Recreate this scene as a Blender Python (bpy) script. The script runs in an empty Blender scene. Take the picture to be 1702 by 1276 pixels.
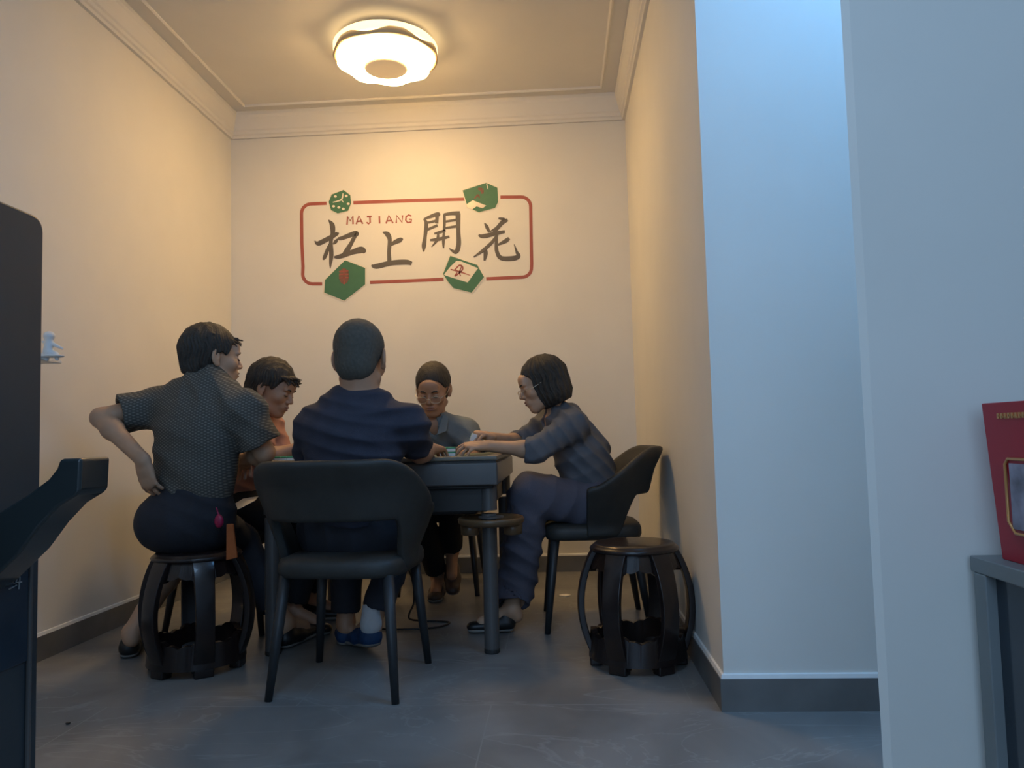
import bpy, math, random
import numpy as np
from mathutils import Vector
random.seed(4)
C = bpy.context.scene
COL = C.collection

# ------------------------------------------------------------------ camera, world, light, exposure
CH = .88
YAW, PITCH, ROLL, FOC = .0599, .0657, -.026, 1283.3
_cy, _sy = math.cos(YAW), math.sin(YAW)
FW = np.array([-_sy*math.cos(PITCH), _cy*math.cos(PITCH), math.sin(PITCH)])
_r = np.array([_cy, _sy, 0.]); _u = np.cross(_r, FW)
CR = math.cos(ROLL)*_r + math.sin(ROLL)*_u
CU = np.cross(CR, FW)
CO = np.array([0, 0, CH])
cam = bpy.data.cameras.new('camera'); camo = bpy.data.objects.new('camera', cam); COL.objects.link(camo)
from mathutils import Matrix
camo.matrix_world = Matrix([[CR[0], CU[0], -FW[0], CO[0]], [CR[1], CU[1], -FW[1], CO[1]], [CR[2], CU[2], -FW[2], CO[2]], [0, 0, 0, 1]])
cam.sensor_width = 36; cam.lens = FOC/1702*36; cam.clip_start = .05
C.camera = camo
C.view_settings.view_transform = 'Standard'; C.view_settings.look = 'None'
C.view_settings.exposure = 0; C.view_settings.gamma = 1; C.view_settings.use_curve_mapping = False
w = bpy.data.worlds.new('world'); C.world = w; w.use_nodes = True
bg = w.node_tree.nodes['Background']; bg.inputs[0].default_value = (.36, .56, .86, 1); bg.inputs[1].default_value = .30
LAMP_E = 40.0           # ceiling lamp emission
def area(name, loc, target, sx, sy, power, col):
    l = bpy.data.lights.new(name, 'AREA'); l.shape = 'RECTANGLE'; l.size = sx; l.size_y = sy; l.energy = power; l.color = col
    o = bpy.data.objects.new(name, l); COL.objects.link(o); o.location = loc
    o.rotation_euler = (Vector(target)-Vector(loc)).to_track_quat('-Z', 'Y').to_euler(); o['kind'] = 'helper'
    return o
# assumed cool daylight, added as an unseen area light behind the photographer
area('assumed_daylight_fill', (-.5, -2.8, 1.9), (.6, 3, 1.2), 2.6, 2.0, 46, (.42, .66, 1))
# cool fill added near the front room ceiling, above and ahead of the photographer
area('front_room_added_fill', (-.35, .35, 3.04), (-.35, .36, 0), 1.0, .5, 22, (.40, .64, 1))
# unseen cool fill added behind the pier to brighten the jutting wall
area('passage_added_fill', (1.25, 2.02, 3.04), (1.1, 2.3, 0), 1.2, .3, 22, (.18, .48, 1))
PX_ = None
def ray(px, py): return FW*FOC + CR*(px-851) - CU*(py-638)
def P(px, py, Y):
    d = ray(px, py); return CO + d*(Y/d[1])
def PXw(px, py, X):
    d = ray(px, py); return CO + d*(X/d[0])
def V3(*a): return np.array(a, float)
def nrm(v):
    v = np.array(v, float); return v/np.linalg.norm(v)

# ------------------------------------------------------------------ materials
def mat(name, col, rough=.6, var=0, scale=8, bump=0, bscale=60, metal=0, spec=.5, emit=None, estr=0, coat=0):
    m = bpy.data.materials.new(name); m.use_nodes = True; nt = m.node_tree; b = nt.nodes['Principled BSDF']
    b.inputs['Base Color'].default_value = (*col, 1); b.inputs['Roughness'].default_value = rough
    b.inputs['Metallic'].default_value = metal; b.inputs['Specular IOR Level'].default_value = spec
    b.inputs['Coat Weight'].default_value = coat
    tc = nt.nodes.new('ShaderNodeTexCoord')
    if var:
        n = nt.nodes.new('ShaderNodeTexNoise'); n.inputs['Scale'].default_value = scale; n.inputs['Detail'].default_value = 5
        nt.links.new(tc.outputs['Object'], n.inputs['Vector'])
        r = nt.nodes.new('ShaderNodeValToRGB')
        r.color_ramp.elements[0].position = .3; r.color_ramp.elements[1].position = .7
        r.color_ramp.elements[0].color = (*[c*(1-var) for c in col], 1); r.color_ramp.elements[1].color = (*[min(1, c*(1+var)) for c in col], 1)
        nt.links.new(n.outputs['Fac'], r.inputs['Fac']); nt.links.new(r.outputs['Color'], b.inputs['Base Color'])
    if bump:
        n2 = nt.nodes.new('ShaderNodeTexNoise'); n2.inputs['Scale'].default_value = bscale; n2.inputs['Detail'].default_value = 4
        nt.links.new(tc.outputs['Object'], n2.inputs['Vector'])
        bp = nt.nodes.new('ShaderNodeBump'); bp.inputs['Strength'].default_value = bump; bp.inputs['Distance'].default_value = .004
        nt.links.new(n2.outputs['Fac'], bp.inputs['Height']); nt.links.new(bp.outputs['Normal'], b.inputs['Normal'])
    if emit:
        b.inputs['Emission Color'].default_value = (*emit, 1); b.inputs['Emission Strength'].default_value = estr
    return m
def floor_mat():
    m = bpy.data.materials.new('floor_marble_tile'); m.use_nodes = True; nt = m.node_tree; b = nt.nodes['Principled BSDF']
    N, L = nt.nodes.new, nt.links.new
    tc = N('ShaderNodeTexCoord')
    n = N('ShaderNodeTexNoise'); n.inputs['Scale'].default_value = 2.2; n.inputs['Detail'].default_value = 8; n.inputs['Distortion'].default_value = .8
    L(tc.outputs['Object'], n.inputs['Vector'])
    r = N('ShaderNodeValToRGB'); r.color_ramp.elements[0].position = .3; r.color_ramp.elements[1].position = .75
    r.color_ramp.elements[0].color = (.155, .152, .145, 1); r.color_ramp.elements[1].color = (.29, .285, .27, 1)
    L(n.outputs['Fac'], r.inputs['Fac'])
    # veins: thin band where a distorted noise crosses its middle
    n2 = N('ShaderNodeTexNoise'); n2.inputs['Scale'].default_value = 1.3; n2.inputs['Detail'].default_value = 6; n2.inputs['Distortion'].default_value = 1.6
    mp = N('ShaderNodeMapping'); mp.inputs['Rotation'].default_value = (0, 0, .6); mp.inputs['Scale'].default_value = (1, 2.2, 1)
    L(tc.outputs['Object'], mp.inputs['Vector']); L(mp.outputs['Vector'], n2.inputs['Vector'])
    s = N('ShaderNodeMath'); s.operation = 'SUBTRACT'; s.inputs[1].default_value = .5; L(n2.outputs['Fac'], s.inputs[0])
    a = N('ShaderNodeMath'); a.operation = 'ABSOLUTE'; L(s.outputs[0], a.inputs[0])
    r2 = N('ShaderNodeValToRGB'); r2.color_ramp.elements[0].position = 0; r2.color_ramp.elements[1].position = .012
    r2.color_ramp.elements[0].color = (.45, .45, .45, 1); r2.color_ramp.elements[1].color = (0, 0, 0, 1)
    L(a.outputs[0], r2.inputs['Fac'])
    mx = N('ShaderNodeMix'); mx.data_type = 'RGBA'; L(r2.outputs['Color'], mx.inputs['Factor']); L(r.outputs['Color'], mx.inputs['A']); mx.inputs['B'].default_value = (.34, .34, .33, 1)
    # tile joints
    bt = N('ShaderNodeTexBrick'); bt.offset = .5; bt.inputs['Scale'].default_value = 1; bt.inputs['Brick Width'].default_value = 1.3; bt.inputs['Row Height'].default_value = .65
    bt.inputs['Mortar Size'].default_value = .0025; bt.inputs['Mortar Smooth'].default_value = .2
    mp2 = N('ShaderNodeMapping'); mp2.inputs['Location'].default_value = (.25, .02, 0)
    L(tc.outputs['Object'], mp2.inputs['Vector']); L(mp2.outputs['Vector'], bt.inputs['Vector'])
    mx2 = N('ShaderNodeMix'); mx2.data_type = 'RGBA'; L(bt.outputs['Fac'], mx2.inputs['Factor']); L(mx.outputs['Result'], mx2.inputs['A']); mx2.inputs['B'].default_value = (.27, .27, .26, 1)
    L(mx2.outputs['Result'], b.inputs['Base Color'])
    b.inputs['Roughness'].default_value = .33; b.inputs['Specular IOR Level'].default_value = .4
    return m
def check_mat():
    m = bpy.data.materials.new('checked_shirt_fabric'); m.use_nodes = True; nt = m.node_tree; b = nt.nodes['Principled BSDF']
    N, L = nt.nodes.new, nt.links.new
    tc = N('ShaderNodeTexCoord'); outs = []
    for ang in (.5, -.5):
        mp = N('ShaderNodeMapping'); mp.inputs['Rotation'].default_value = (0, ang, .1)
        L(tc.outputs['Object'], mp.inputs['Vector'])
        wv = N('ShaderNodeTexWave'); wv.bands_direction = 'Z'; wv.inputs['Scale'].default_value = 30; wv.inputs['Distortion'].default_value = .6; wv.inputs['Detail'].default_value = 1
        L(mp.outputs['Vector'], wv.inputs['Vector']); outs.append(wv.outputs['Fac'])
    mm = N('ShaderNodeMath'); mm.operation = 'MULTIPLY'; L(outs[0], mm.inputs[0]); L(outs[1], mm.inputs[1])
    r = N('ShaderNodeValToRGB'); r.color_ramp.elements[0].position = .15; r.color_ramp.elements[1].position = .75
    r.color_ramp.elements[0].color = (.07, .066, .056, 1); r.color_ramp.elements[1].color = (.19, .18, .15, 1)
    L(mm.outputs[0], r.inputs['Fac']); L(r.outputs['Color'], b.inputs['Base Color']); b.inputs['Roughness'].default_value = .85
    return m
M = dict(
    wall=mat('wall_paint', (.80, .77, .70), .85, .02, 3, .05, 40),
    ceil=mat('ceiling_paint', (.78, .75, .70), .9, .02, 3),
    trim=mat('plaster_moulding', (.80, .77, .71), .8, .015, 5),
    base=mat('baseboard_stone', (.155, .155, .15), .4, .25, 4),
    caulk=mat('baseboard_caulk', (.85, .84, .80), .6, .02, 20),
    floor=floor_mat(),
    leather=mat('dark_grey_leather', (.030, .029, .025), .55, .12, 15, .15, 220),
    metal=mat('black_metal', (.022, .023, .024), .45, .1, 20),
    slate=mat('slate_table_panel', (.085, .079, .074), .38, .06, 10),
    slated=mat('dark_table_housing', (.024, .022, .020), .55, .1, 10),
    rim=mat('tan_table_rim', (.16, .13, .09), .4, .1, 20),
    felt=mat('table_felt', (.13, .15, .12), .95, .1, 60, .2, 300),
    tray=mat('brown_cup_tray', (.13, .075, .035), .3, .15, 20),
    lacq=mat('dark_lacquered_wood', (.015, .009, .008), .28, .3, 12, .05, 60, coat=.15),
    skin=mat('skin_tan', (.42, .225, .13), .55, .08, 14, .1, 180),
    skin2=mat('skin_fair', (.50, .30, .185), .55, .07, 14, .1, 180),
    lip=mat('lip_skin', (.28, .12, .085), .5, .06, 40),
    hair=mat('black_hair', (.034, .027, .020), .6, .3, 60, .7, 260),
    crop=mat('cropped_grey_hair', (.075, .066, .05), .8, .18, 90, .5, 400),
    brow=mat('eyebrow_hair', (.04, .03, .02), .8, .1, 60),
    navy=mat('navy_tshirt', (.028, .029, .045), .85, .12, 18, .25, 300),
    navyp=mat('navy_trousers', (.020, .021, .028), .85, .12, 14, .3, 260),
    blackp=mat('black_trousers', (.008, .008, .010), .85, .12, 14, .3, 260),
    check=check_mat(),
    polo=mat('pale_blue_polo', (.17, .195, .20), .85, .08, 18, .25, 260),
    blouse=mat('grey_blue_blouse', (.115, .12, .135), .85, .08, 14, .25, 240),
    wpants=mat('slate_linen_trousers', (.095, .092, .12), .9, .1, 10, .3, 240),
    pink=mat('salmon_shirt', (.50, .25, .18), .85, .1, 14, .2, 240),
    white=mat('white_plastic', (.75, .76, .74), .4, .02, 20),
    green=mat('green_tile_back', (.06, .34, .17), .4, .05, 30),
    paper=mat('white_paper', (.8, .76, .7), .8, .03, 20),
    wire=mat('gold_wire_and_glint', (.65, .55, .42), .3, .05, 30, metal=.8),
    shoeb=mat('black_shoe', (.012, .012, .012), .4, .1, 20),
    shoen=mat('navy_shoe', (.012, .045, .12), .7, .2, 30, .3, 200),
    sole=mat('shoe_sole', (.2, .19, .17), .7, .1, 30),
    shoebr=mat('brown_shoe', (.06, .035, .025), .5, .1, 30),
    sock=mat('white_sock', (.55, .55, .55), .9, .05, 60, .3, 300),
    orange=mat('orange_cloth', (.45, .12, .03), .8, .1, 30),
    redp=mat('red_plastic', (.35, .01, .06), .4, .1, 30),
    dred=mat('decal_red', (.38, .10, .075), .6, .05, 20),
    dink=mat('decal_ink', (.12, .105, .09), .6, .08, 20),
    dgreen=mat('decal_green', (.06, .18, .10), .6, .05, 20),
    dpale=mat('decal_pale', (.80, .74, .62), .6, .02, 20),
    dblot=mat('decal_faded_red', (.20, .10, .07), .7, .2, 30),
    cabblack=mat('black_cabinet_panel', (.030, .040, .046), .35, .08, 6),
    gloss=mat('glossy_black_ledge', (.022, .028, .028), .18, .08, 6, coat=.3),
    dglass=mat('dark_glass_panel', (.030, .042, .055), .12, .1, 8),
    greyframe=mat('grey_cabinet_frame', (.20, .22, .22), .5, .05, 10),
    boxred=mat('red_gift_card', (.42, .012, .028), .45, .05, 10),
    gold=mat('gold_print', (.62, .30, .10), .35, .08, 20, metal=.3),
    picture=mat('printed_window_picture', (.25, .24, .30), .4, .55, 18),
    lampdim=mat('lamp_upper_glow', (.9, .85, .7), .5, .01, 5, emit=(1, .68, .30), estr=2.2),
    lampglow=mat('lamp_diffuser_glow', (.9, .85, .7), .5, .01, 5, emit=(1, .64, .27), estr=LAMP_E),
    lampmetal=mat('lamp_champagne_band', (.75, .55, .30), .35, .03, 20),
    lampcap=mat('lamp_centre_cap', (.75, .6, .4), .4, .03, 20, emit=(1, .62, .28), estr=.35),
    eye=mat('eye_white', (.55, .5, .45), .3, .02, 10),
    iris=mat('eye_dark', (.02, .015, .01), .2, .02, 10),
    cable=mat('black_cable', (.01, .01, .01), .5, .02, 10),
)

# ------------------------------------------------------------------ mesh helpers
class MB:
    def __init__(s): s.v = []; s.f = []; s.m = []
    def add(s, v, f, mi=0):
        o = len(s.v); s.v += [tuple(map(float, x)) for x in v]; s.f += [tuple(i+o for i in q) for q in f]; s.m += [mi]*len(f); return s
    def box(s, c, d, rz=0, mi=0, top=1.0):
        x, y, z = [k/2 for k in d]; cc, ss = math.cos(rz), math.sin(rz); v = []
        for dz in (-z, z):
            t = top if dz > 0 else 1
            for dx, dy in ((-x, -y), (x, -y), (x, y), (-x, y)):
                dx *= t; dy *= t
                v.append((c[0]+dx*cc-dy*ss, c[1]+dx*ss+dy*cc, c[2]+dz))
        return s.add(v, [(0, 3, 2, 1), (4, 5, 6, 7), (0, 1, 5, 4), (1, 2, 6, 5), (2, 3, 7, 6), (3, 0, 4, 7)], mi)
    def lathe(s, c, prof, n=48, mi=0, closed=False, ang=0, fx=None):
        v = []; f = []
        for k, (r, z) in enumerate(prof):
            for i in range(n):
                a = 2*math.pi*i/n+ang; rr = r*(fx(a, k) if fx else 1)
                v.append((c[0]+rr*math.cos(a), c[1]+rr*math.sin(a), c[2]+z))
        m = len(prof)
        for k in range(m-1 if not closed else m):
            for i in range(n):
                j = (i+1) % n; k2 = (k+1) % m
                f.append((k*n+i, k*n+j, k2*n+j, k2*n+i))
        if not closed:
            f.append(tuple(range(n))[::-1]); f.append(tuple((m-1)*n+i for i in range(n)))
        return s.add(v, f, mi)
    def tube(s, pts, rad, n=10, mi=0, closed=False):
        pts = [np.array(p, float) for p in pts]; m = len(pts)
        if not hasattr(rad, '__len__'): rad = [rad]*m
        v = []; f = []; up = None
        for k, p in enumerate(pts):
            a = pts[(k-1) % m] if (k > 0 or closed) else p; b = pts[(k+1) % m] if (k < m-1 or closed) else p
            t = nrm(b-a)
            if up is None: up = V3(0, 0, 1) if abs(t[2]) < .9 else V3(1, 0, 0)
            x = nrm(np.cross(up, t)); up = np.cross(t, x)
            for i in range(n):
                q = 2*math.pi*i/n; v.append(p+rad[k]*(math.cos(q)*x+math.sin(q)*up))
        for k in range(m if closed else m-1):
            for i in range(n):
                j = (i+1) % n; k2 = (k+1) % m; f.append((k*n+i, k*n+j, k2*n+j, k2*n+i))
        if not closed:
            f.append(tuple(range(n))[::-1]); f.append(tuple((m-1)*n+i for i in range(n)))
        return s.add(v, f, mi)
    def prism(s, poly, off, mi=0):
        """poly: list of 3D points; extruded by off"""
        n = len(poly); off = np.array(off, float)
        v = [np.array(p, float) for p in poly]; v += [p+off for p in v]
        f = [tuple(range(n)), tuple(range(n, 2*n))[::-1]]
        for i in range(n): f.append(((i+1) % n, i, n+i, n+(i+1) % n))
        return s.add(v, f, mi)
    def strip(s, prof, path, mi=0):
        """prof closed list of (a,b) swept along path given function path(k)->(origin,ua,ub)"""
        n = len(prof); v = []; f = []
        for (o, ua, ub) in path:
            for a, b in prof: v.append(np.array(o)+a*np.array(ua)+b*np.array(ub))
        for k in range(len(path)-1):
            for i in range(n):
                j = (i+1) % n; f.append((k*n+i, k*n+j, (k+1)*n+j, (k+1)*n+i))
        f.append(tuple(range(n))[::-1]); f.append(tuple((len(path)-1)*n+i for i in range(n)))
        return s.add(v, f, mi)
    def build(s, name, mats, parent=None, base=None, smooth=False, bevel=0, seg=2, subd=0, solid=0):
        base = np.array(base if base is not None else (0, 0, 0), float)
        me = bpy.data.meshes.new(name)
        me.from_pydata([tuple(np.array(p)-base) for p in s.v], [], s.f)
        me.polygons.foreach_set('material_index', s.m)
        for mm in (mats if isinstance(mats, (list, tuple)) else [mats]): me.materials.append(mm)
        import bmesh
        bm = bmesh.new(); bm.from_mesh(me); bmesh.ops.recalc_face_normals(bm, faces=bm.faces); bm.to_mesh(me); bm.free()
        o = bpy.data.objects.new(name, me); COL.objects.link(o)
        if parent: o.parent = parent
        else: o.location = tuple(base)
        if solid:
            md = o.modifiers.new('solid', 'SOLIDIFY'); md.thickness = solid; md.offset = 0
        if bevel:
            md = o.modifiers.new('bevel', 'BEVEL'); md.width = bevel; md.segments = seg; md.limit_method = 'ANGLE'; md.angle_limit = .7
        if subd:
            md = o.modifiers.new('sub', 'SUBSURF'); md.levels = subd; md.render_levels = subd
        if smooth or bevel:
            me.polygons.foreach_set('use_smooth', [True]*len(me.polygons))
            if not subd and not smooth:
                md = o.modifiers.new('wn', 'WEIGHTED_NORMAL')
        return o
def empty(name, loc, rz=0):
    o = bpy.data.objects.new(name, None); COL.objects.link(o); o.location = tuple(map(float, loc)); o.rotation_euler = (0, 0, rz); o.empty_display_size = .1
    return o
def tag(o, label=None, cat=None, group=None, kind=None):
    if label: o['label'] = label
    if cat: o['category'] = cat
    if group: o['group'] = group
    if kind: o['kind'] = kind
    return o
def copy_tree(o, parent=None):
    c = o.copy(); COL.objects.link(c)
    if parent: c.parent = parent
    for ch in [x for x in bpy.data.objects if x.parent == o]: copy_tree(ch, c)
    return c
def struct(name, mb, m, **k):
    o = mb.build(name, m, **k); o['kind'] = 'structure'; return o

# ------------------------------------------------------------------ room shell
XL, XR, YB, YJ, ZC = -2.176, .492, 5.018, 2.52, 3.10
YN = -.9
struct('floor', MB().box((.3, 1.6, -.05), (5.4, 7.2, .1)), M['floor'])
struct('ceiling', MB().box((.3, 1.6, ZC+.05), (5.4, 7.2, .1)), M['ceil'])
struct('wall_left', MB().box((XL-.06, 1.9, ZC/2), (.12, 6.6, ZC)), M['wall'])
struct('wall_back', MB().box(((XL+XR)/2, YB+.06, ZC/2), (XR-XL+.24, .12, ZC)), M['wall'])
jut = [(XR, YB, 0), (XR, YJ, 0), (2.4, YJ, 0), (2.4, YB, 0)]
struct('wall_right', MB().prism(jut, (0, 0, ZC)), M['wall'])
pier = [(.613, 1.6, 0), (.628, 1.593, 0), (2.4, 1.593, 0), (2.4, 1.72, 0), (.74, 1.72, 0)]
struct('wall_front', MB().prism(pier, (0, 0, ZC)), M['wall'])
# cornice: stepped profile (distance from the wall, height)
prof = [(0, 2.933), (.018, 2.933), (.022, 2.948), (.032, 2.955), (.032, 2.975), (.040, 2.985), (.058, 3.06), (.066, 3.075), (.066, ZC), (0, ZC)]
bead = [(.150, ZC), (.150, ZC-.008), (.158, ZC-.014), (.166, ZC-.008), (.166, ZC)]
def sweep(name, pr, m):
    # left wall, back wall, right wall as one mitred run each
    def L(y, mit): return ((XL, y, 0), (1, mit, 0), (0, 0, 1))
    mb = MB()
    mb.strip(pr, [((XL, YN, 0), (1, 0, 0), (0, 0, 1)), ((XL, YB, 0), (1, -1, 0), (0, 0, 1)), ((XR, YB, 0), (-1, -1, 0), (0, 0, 1)), ((XR, YJ, 0), (-1, -1, 0), (0, 0, 1)), ((2.4, YJ, 0), (0, -1, 0), (0, 0, 1))])
    return struct(name, mb, m)
sweep('trim_1', prof, M['trim']); sweep('trim_2', bead, M['trim'])
bprof = [(0, 0), (.013, 0), (.013, .100), (0, .100)]
cprof = [(0, .100), (.010, .100), (.007, .112), (0, .114)]
def run(name, pts, m, pr):
    mb = MB()
    mb.strip(pr, [(p, u, (0, 0, 1)) for p, u in pts]); return struct(name, mb, m)
for nm, pts in (('left', [((XL, YN, 0), (1, 0, 0)), ((XL, YB, 0), (1, -1, 0))]),
                ('back', [((XL, YB, 0), (1, -1, 0)), ((XR, YB, 0), (-1, -1, 0))]),
                ('right', [((XR, YB, 0), (-1, -1, 0)), ((XR, YJ, 0), (-1, -1, 0)), ((2.4, YJ, 0), (0, -1, 0))])):
    b = run('baseboard_'+nm, pts, M['base'], bprof)
    c = run('baseboard_'+nm+'_caulk', pts, M['caulk'], cprof); c.name = 'caulk_line'; c.parent = b; del c['kind']

# ------------------------------------------------------------------ wall decal (traced strokes on the back wall)
DK = .24677
def DP(cx, cy, lift=.0015):
    p = P(480+cx*DK, 290+cy*DK, YB); return p+V3(0, -lift, 0)
dec = empty('wall_decal', P(690, 400, YB))
tag(dec, 'red framed wall sticker with four black brush characters above the table', 'wall sticker')
DB = np.array(dec.location)
def poly(mb, pts, lift=.0, mi=0, th=.0012):
    mb.prism([DP(x, y, lift+th) for x, y in pts], (0, th, 0), mi)
def smoothline(pts, n=6):
    out = []; m = len(pts); pts = [np.array(p, float) for p in pts]
    for k in range(m-1):
        p0 = pts[max(k-1, 0)]; p1 = pts[k]; p2 = pts[k+1]; p3 = pts[min(k+2, m-1)]
        for i in range(n):
            t = i/n; out.append(.5*((2*p1)+(-p0+p2)*t+(2*p0-5*p1+4*p2-p3)*t*t+(-p0+3*p1-3*p2+p3)*t**3))
    out.append(pts[-1]); return out
def stroke(mb, pts, lift=0, mi=0, sm=True, th=.0012):
    """pts (x,y,w) ribbon with varying width"""
    q = smoothline(pts) if (sm and len(pts) > 2) else [np.array(p, float) for p in pts]
    L = []; R = []
    for k, p in enumerate(q):
        a = q[max(k-1, 0)][:2]; b = q[min(k+1, len(q)-1)][:2]; t = nrm(b-a); n = V3(-t[1], t[0], 0)[:2]
        L.append(p[:2]+n*p[2]/2); R.append(p[:2]-n*p[2]/2)
    for k in range(len(q)-1):
        poly(mb, [L[k], L[k+1], R[k+1], R[k]], lift, mi, th)
fr = MB()
W = 22
def arc(cx, cy, r, a0, a1, n=7): return [(cx+r*math.cos(math.radians(a0+(a1-a0)*i/n)), cy+r*math.sin(math.radians(a0+(a1-a0)*i/n)), W) for i in range(n+1)]
stroke(fr, [(255, 194, W)]+arc(150, 262, 64, -90, -180)+[(88, 460, W), (96, 620, W)]+arc(158, 672, 64, 180, 90)+[(225, 736, W)], sm=False)
fr.build('frame', M['dred'], dec, DB); fr = MB()
stroke(fr, [(435, 190, W), (800, 176, W), (1188, 166, W)], sm=False)
fr.build('frame', M['dred'], dec, DB); fr = MB()
stroke(fr, [(1425, 152, W)]+arc(1565, 215, 64, -90, 0)+[(1634, 500, W), (1636, 600, W)]+arc(1572, 628, 63, 0, 90)+[(1330, 702, W)], sm=False)
fr.build('frame', M['dred'], dec, DB); fr = MB()
stroke(fr, [(547, 726, W), (800, 716, W), (1043, 705, W)], sm=False)
fr.build('frame', M['dred'], dec, DB)
def glyph(strokes):
    mb = MB()
    for i, s in enumerate(strokes): stroke(mb, s, lift=.0002*(i % 5))
    return mb.build('character', M['dink'], dec, DB)
glyph([[(268, 306, 6), (292, 340, 34), (296, 395, 30), (284, 450, 26), (287, 540, 30), (281, 600, 18), (279, 634, 4)],
       [(174, 446, 4), (198, 464, 30), (255, 438, 32), (322, 400, 26), (330, 392, 10)],
       [(282, 450, 8), (262, 505, 24), (240, 560, 24), (228, 572, 6)],
       [(300, 470, 8), (316, 452, 24), (330, 432, 6)],
       [(332, 432, 18), (360, 428, 26), (430, 402, 34), (456, 398, 34), (452, 415, 20)],
       [(450, 405, 28), (425, 455, 26), (396, 505, 34), (372, 540, 30)],
       [(306, 556, 14), (345, 552, 30), (430, 522, 34), (490, 508, 46), (514, 526, 20)]])
glyph([[(632, 388, 6), (664, 402, 34), (680, 440, 28), (675, 520, 26), (678, 590, 30)],
       [(684, 475, 18), (720, 454, 30), (755, 440, 32), (766, 444, 12)],
       [(557, 610, 10), (590, 618, 34), (690, 596, 34), (790, 590, 34), (828, 600, 26)]])
glyph([[(908, 300, 8), (926, 330, 26), (918, 420, 24), (910, 480, 30), (908, 520, 8)],
       [(910, 300, 10), (950, 285, 22), (1005, 266, 26), (1008, 280, 14)],
       [(1000, 268, 24), (996, 330, 22)], [(935, 325, 14), (1000, 310, 18)], [(932, 372, 16), (1002, 342, 18)],
       [(1048, 268, 18), (1048, 330, 20), (1044, 385, 16)], [(1045, 270, 18), (1100, 262, 24), (1152, 262, 30)],
       [(1140, 262, 34), (1142, 380, 28), (1144, 470, 32), (1125, 522, 28), (1080, 498, 6)],
       [(1048, 318, 14), (1132, 305, 18)], [(1048, 362, 14), (1132, 348, 18)],
       [(980, 398, 12), (1020, 388, 20), (1056, 376, 14)], [(952, 442, 14), (1010, 436, 24), (1082, 418, 16)],
       [(1006, 395, 14), (1000, 440, 20), (962, 488, 6)], [(1046, 380, 14), (1042, 440, 20), (1042, 496, 10)]])
glyph([[(1318, 326, 6), (1334, 352, 24), (1350, 388, 16)], [(1352, 386, 8), (1400, 358, 18), (1440, 322, 30), (1474, 305, 20)],
       [(1412, 295, 12), (1450, 306, 26), (1430, 336, 22), (1385, 385, 22), (1378, 395, 10)],
       [(1278, 408, 14), (1310, 416, 28), (1380, 400, 28), (1455, 384, 20)],
       [(1405, 405, 16), (1370, 455, 22), (1310, 510, 22), (1245, 556, 8)],
       [(1318, 490, 18), (1326, 530, 30), (1318, 580, 14)], [(1484, 428, 20), (1460, 448, 28), (1408, 474, 12)],
       [(1402, 400, 14), (1398, 460, 22), (1402, 520, 26), (1430, 562, 30), (1500, 566, 34), (1546, 552, 30), (1535, 520, 18), (1518, 470, 5)]])
# lettering MAJIANG
lt = MB(); lw = 10.5
for grp in ([[(392, 338), (397, 282), (414, 312), (431, 280), (433, 334)]], [[(455, 335), (472, 276), (498, 332)], [(462, 316), (490, 314)]],
     [[(526, 284), (558, 282)], [(546, 283), (548, 322), (538, 332), (524, 322)]], [[(610, 280), (612, 330)]],
     [[(655, 330), (674, 274), (702, 328)], [(662, 312), (692, 310)]], [[(724, 328), (726, 276), (764, 324), (766, 274)]],
     [[(826, 280), (808, 272), (790, 284), (788, 308), (800, 324), (824, 320), (826, 302), (810, 302)]]):
    lt = MB()
    for q in grp: stroke(lt, [(x, y, lw) for x, y in q], sm=False)
    lt.build('letter', M['dred'], dec, DB)
def halo(pts, s=1.08):
    c = np.mean(np.array(pts, float), 0); return [tuple(c+(np.array(p)-c)*s) for p in pts]
def disc(mb, x, y, rx, ry, lift, mi, n=14): poly(mb, [(x+rx*math.cos(2*math.pi*i/n), y+ry*math.sin(2*math.pi*i/n)) for i in range(n)], lift, mi)
die = [(270, 185), (290, 135), (370, 105), (415, 140), (420, 195), (400, 245), (330, 262), (285, 240)]
mb = MB(); poly(mb, halo(die), .0012, 1); poly(mb, die, .0024, 0)
for x, y in ((315, 148), (388, 145), (402, 198), (368, 232), (338, 222), (303, 215)): disc(mb, x, y, 10, 8, .0036, 1)
stroke(mb, [(298, 188, 5), (355, 170, 10), (366, 128, 5)], .0036, 1); stroke(mb, [(355, 170, 8), (370, 188, 4)], .0036, 1, False)
o = mb.build('die_print', [M['dgreen'], M['dpale']], dec, DB); o['label'] = 'green die with pale pips'
tr = [(1172, 108), (1330, 57), (1405, 90), (1410, 185), (1390, 225), (1280, 255), (1205, 220), (1190, 170)]
mb = MB(); poly(mb, halo(tr, 1.06), .0012, 1); poly(mb, tr, .0024, 0)
stroke(mb, [(1275, 95, 14), (1300, 105, 24), (1305, 130, 14)], .0036, 2); stroke(mb, [(1250, 165, 8), (1275, 140, 14), (1285, 160, 8)], .0036, 2)
poly(mb, [(1330, 62), (1336, 62), (1345, 100), (1340, 100)], .0036, 1)
poly(mb, [(1200, 200), (1240, 175), (1330, 210), (1305, 228), (1265, 215), (1235, 236), (1206, 222)], .0036, 3)  # yellow reflection glint, painted as a gold patch on the tile print
mb.build('game_tile_print', [M['dgreen'], M['dpale'], M['dblot'], M['wire']], dec, DB)
bl = [(245, 710), (380, 578), (515, 630), (515, 740), (375, 850), (240, 795)]
mb = MB(); poly(mb, halo(bl, 1.07), .0012, 1); poly(mb, bl, .0024, 0)
disc(mb, 373, 685, 34, 54, .0036, 2); 
for yy in (650, 672, 694): stroke(mb, [(340, yy+4, 6), (404, yy, 8)], .0048, 3, False)
stroke(mb, [(372, 636, 6), (374, 740, 8)], .0048, 3, False)
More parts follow.
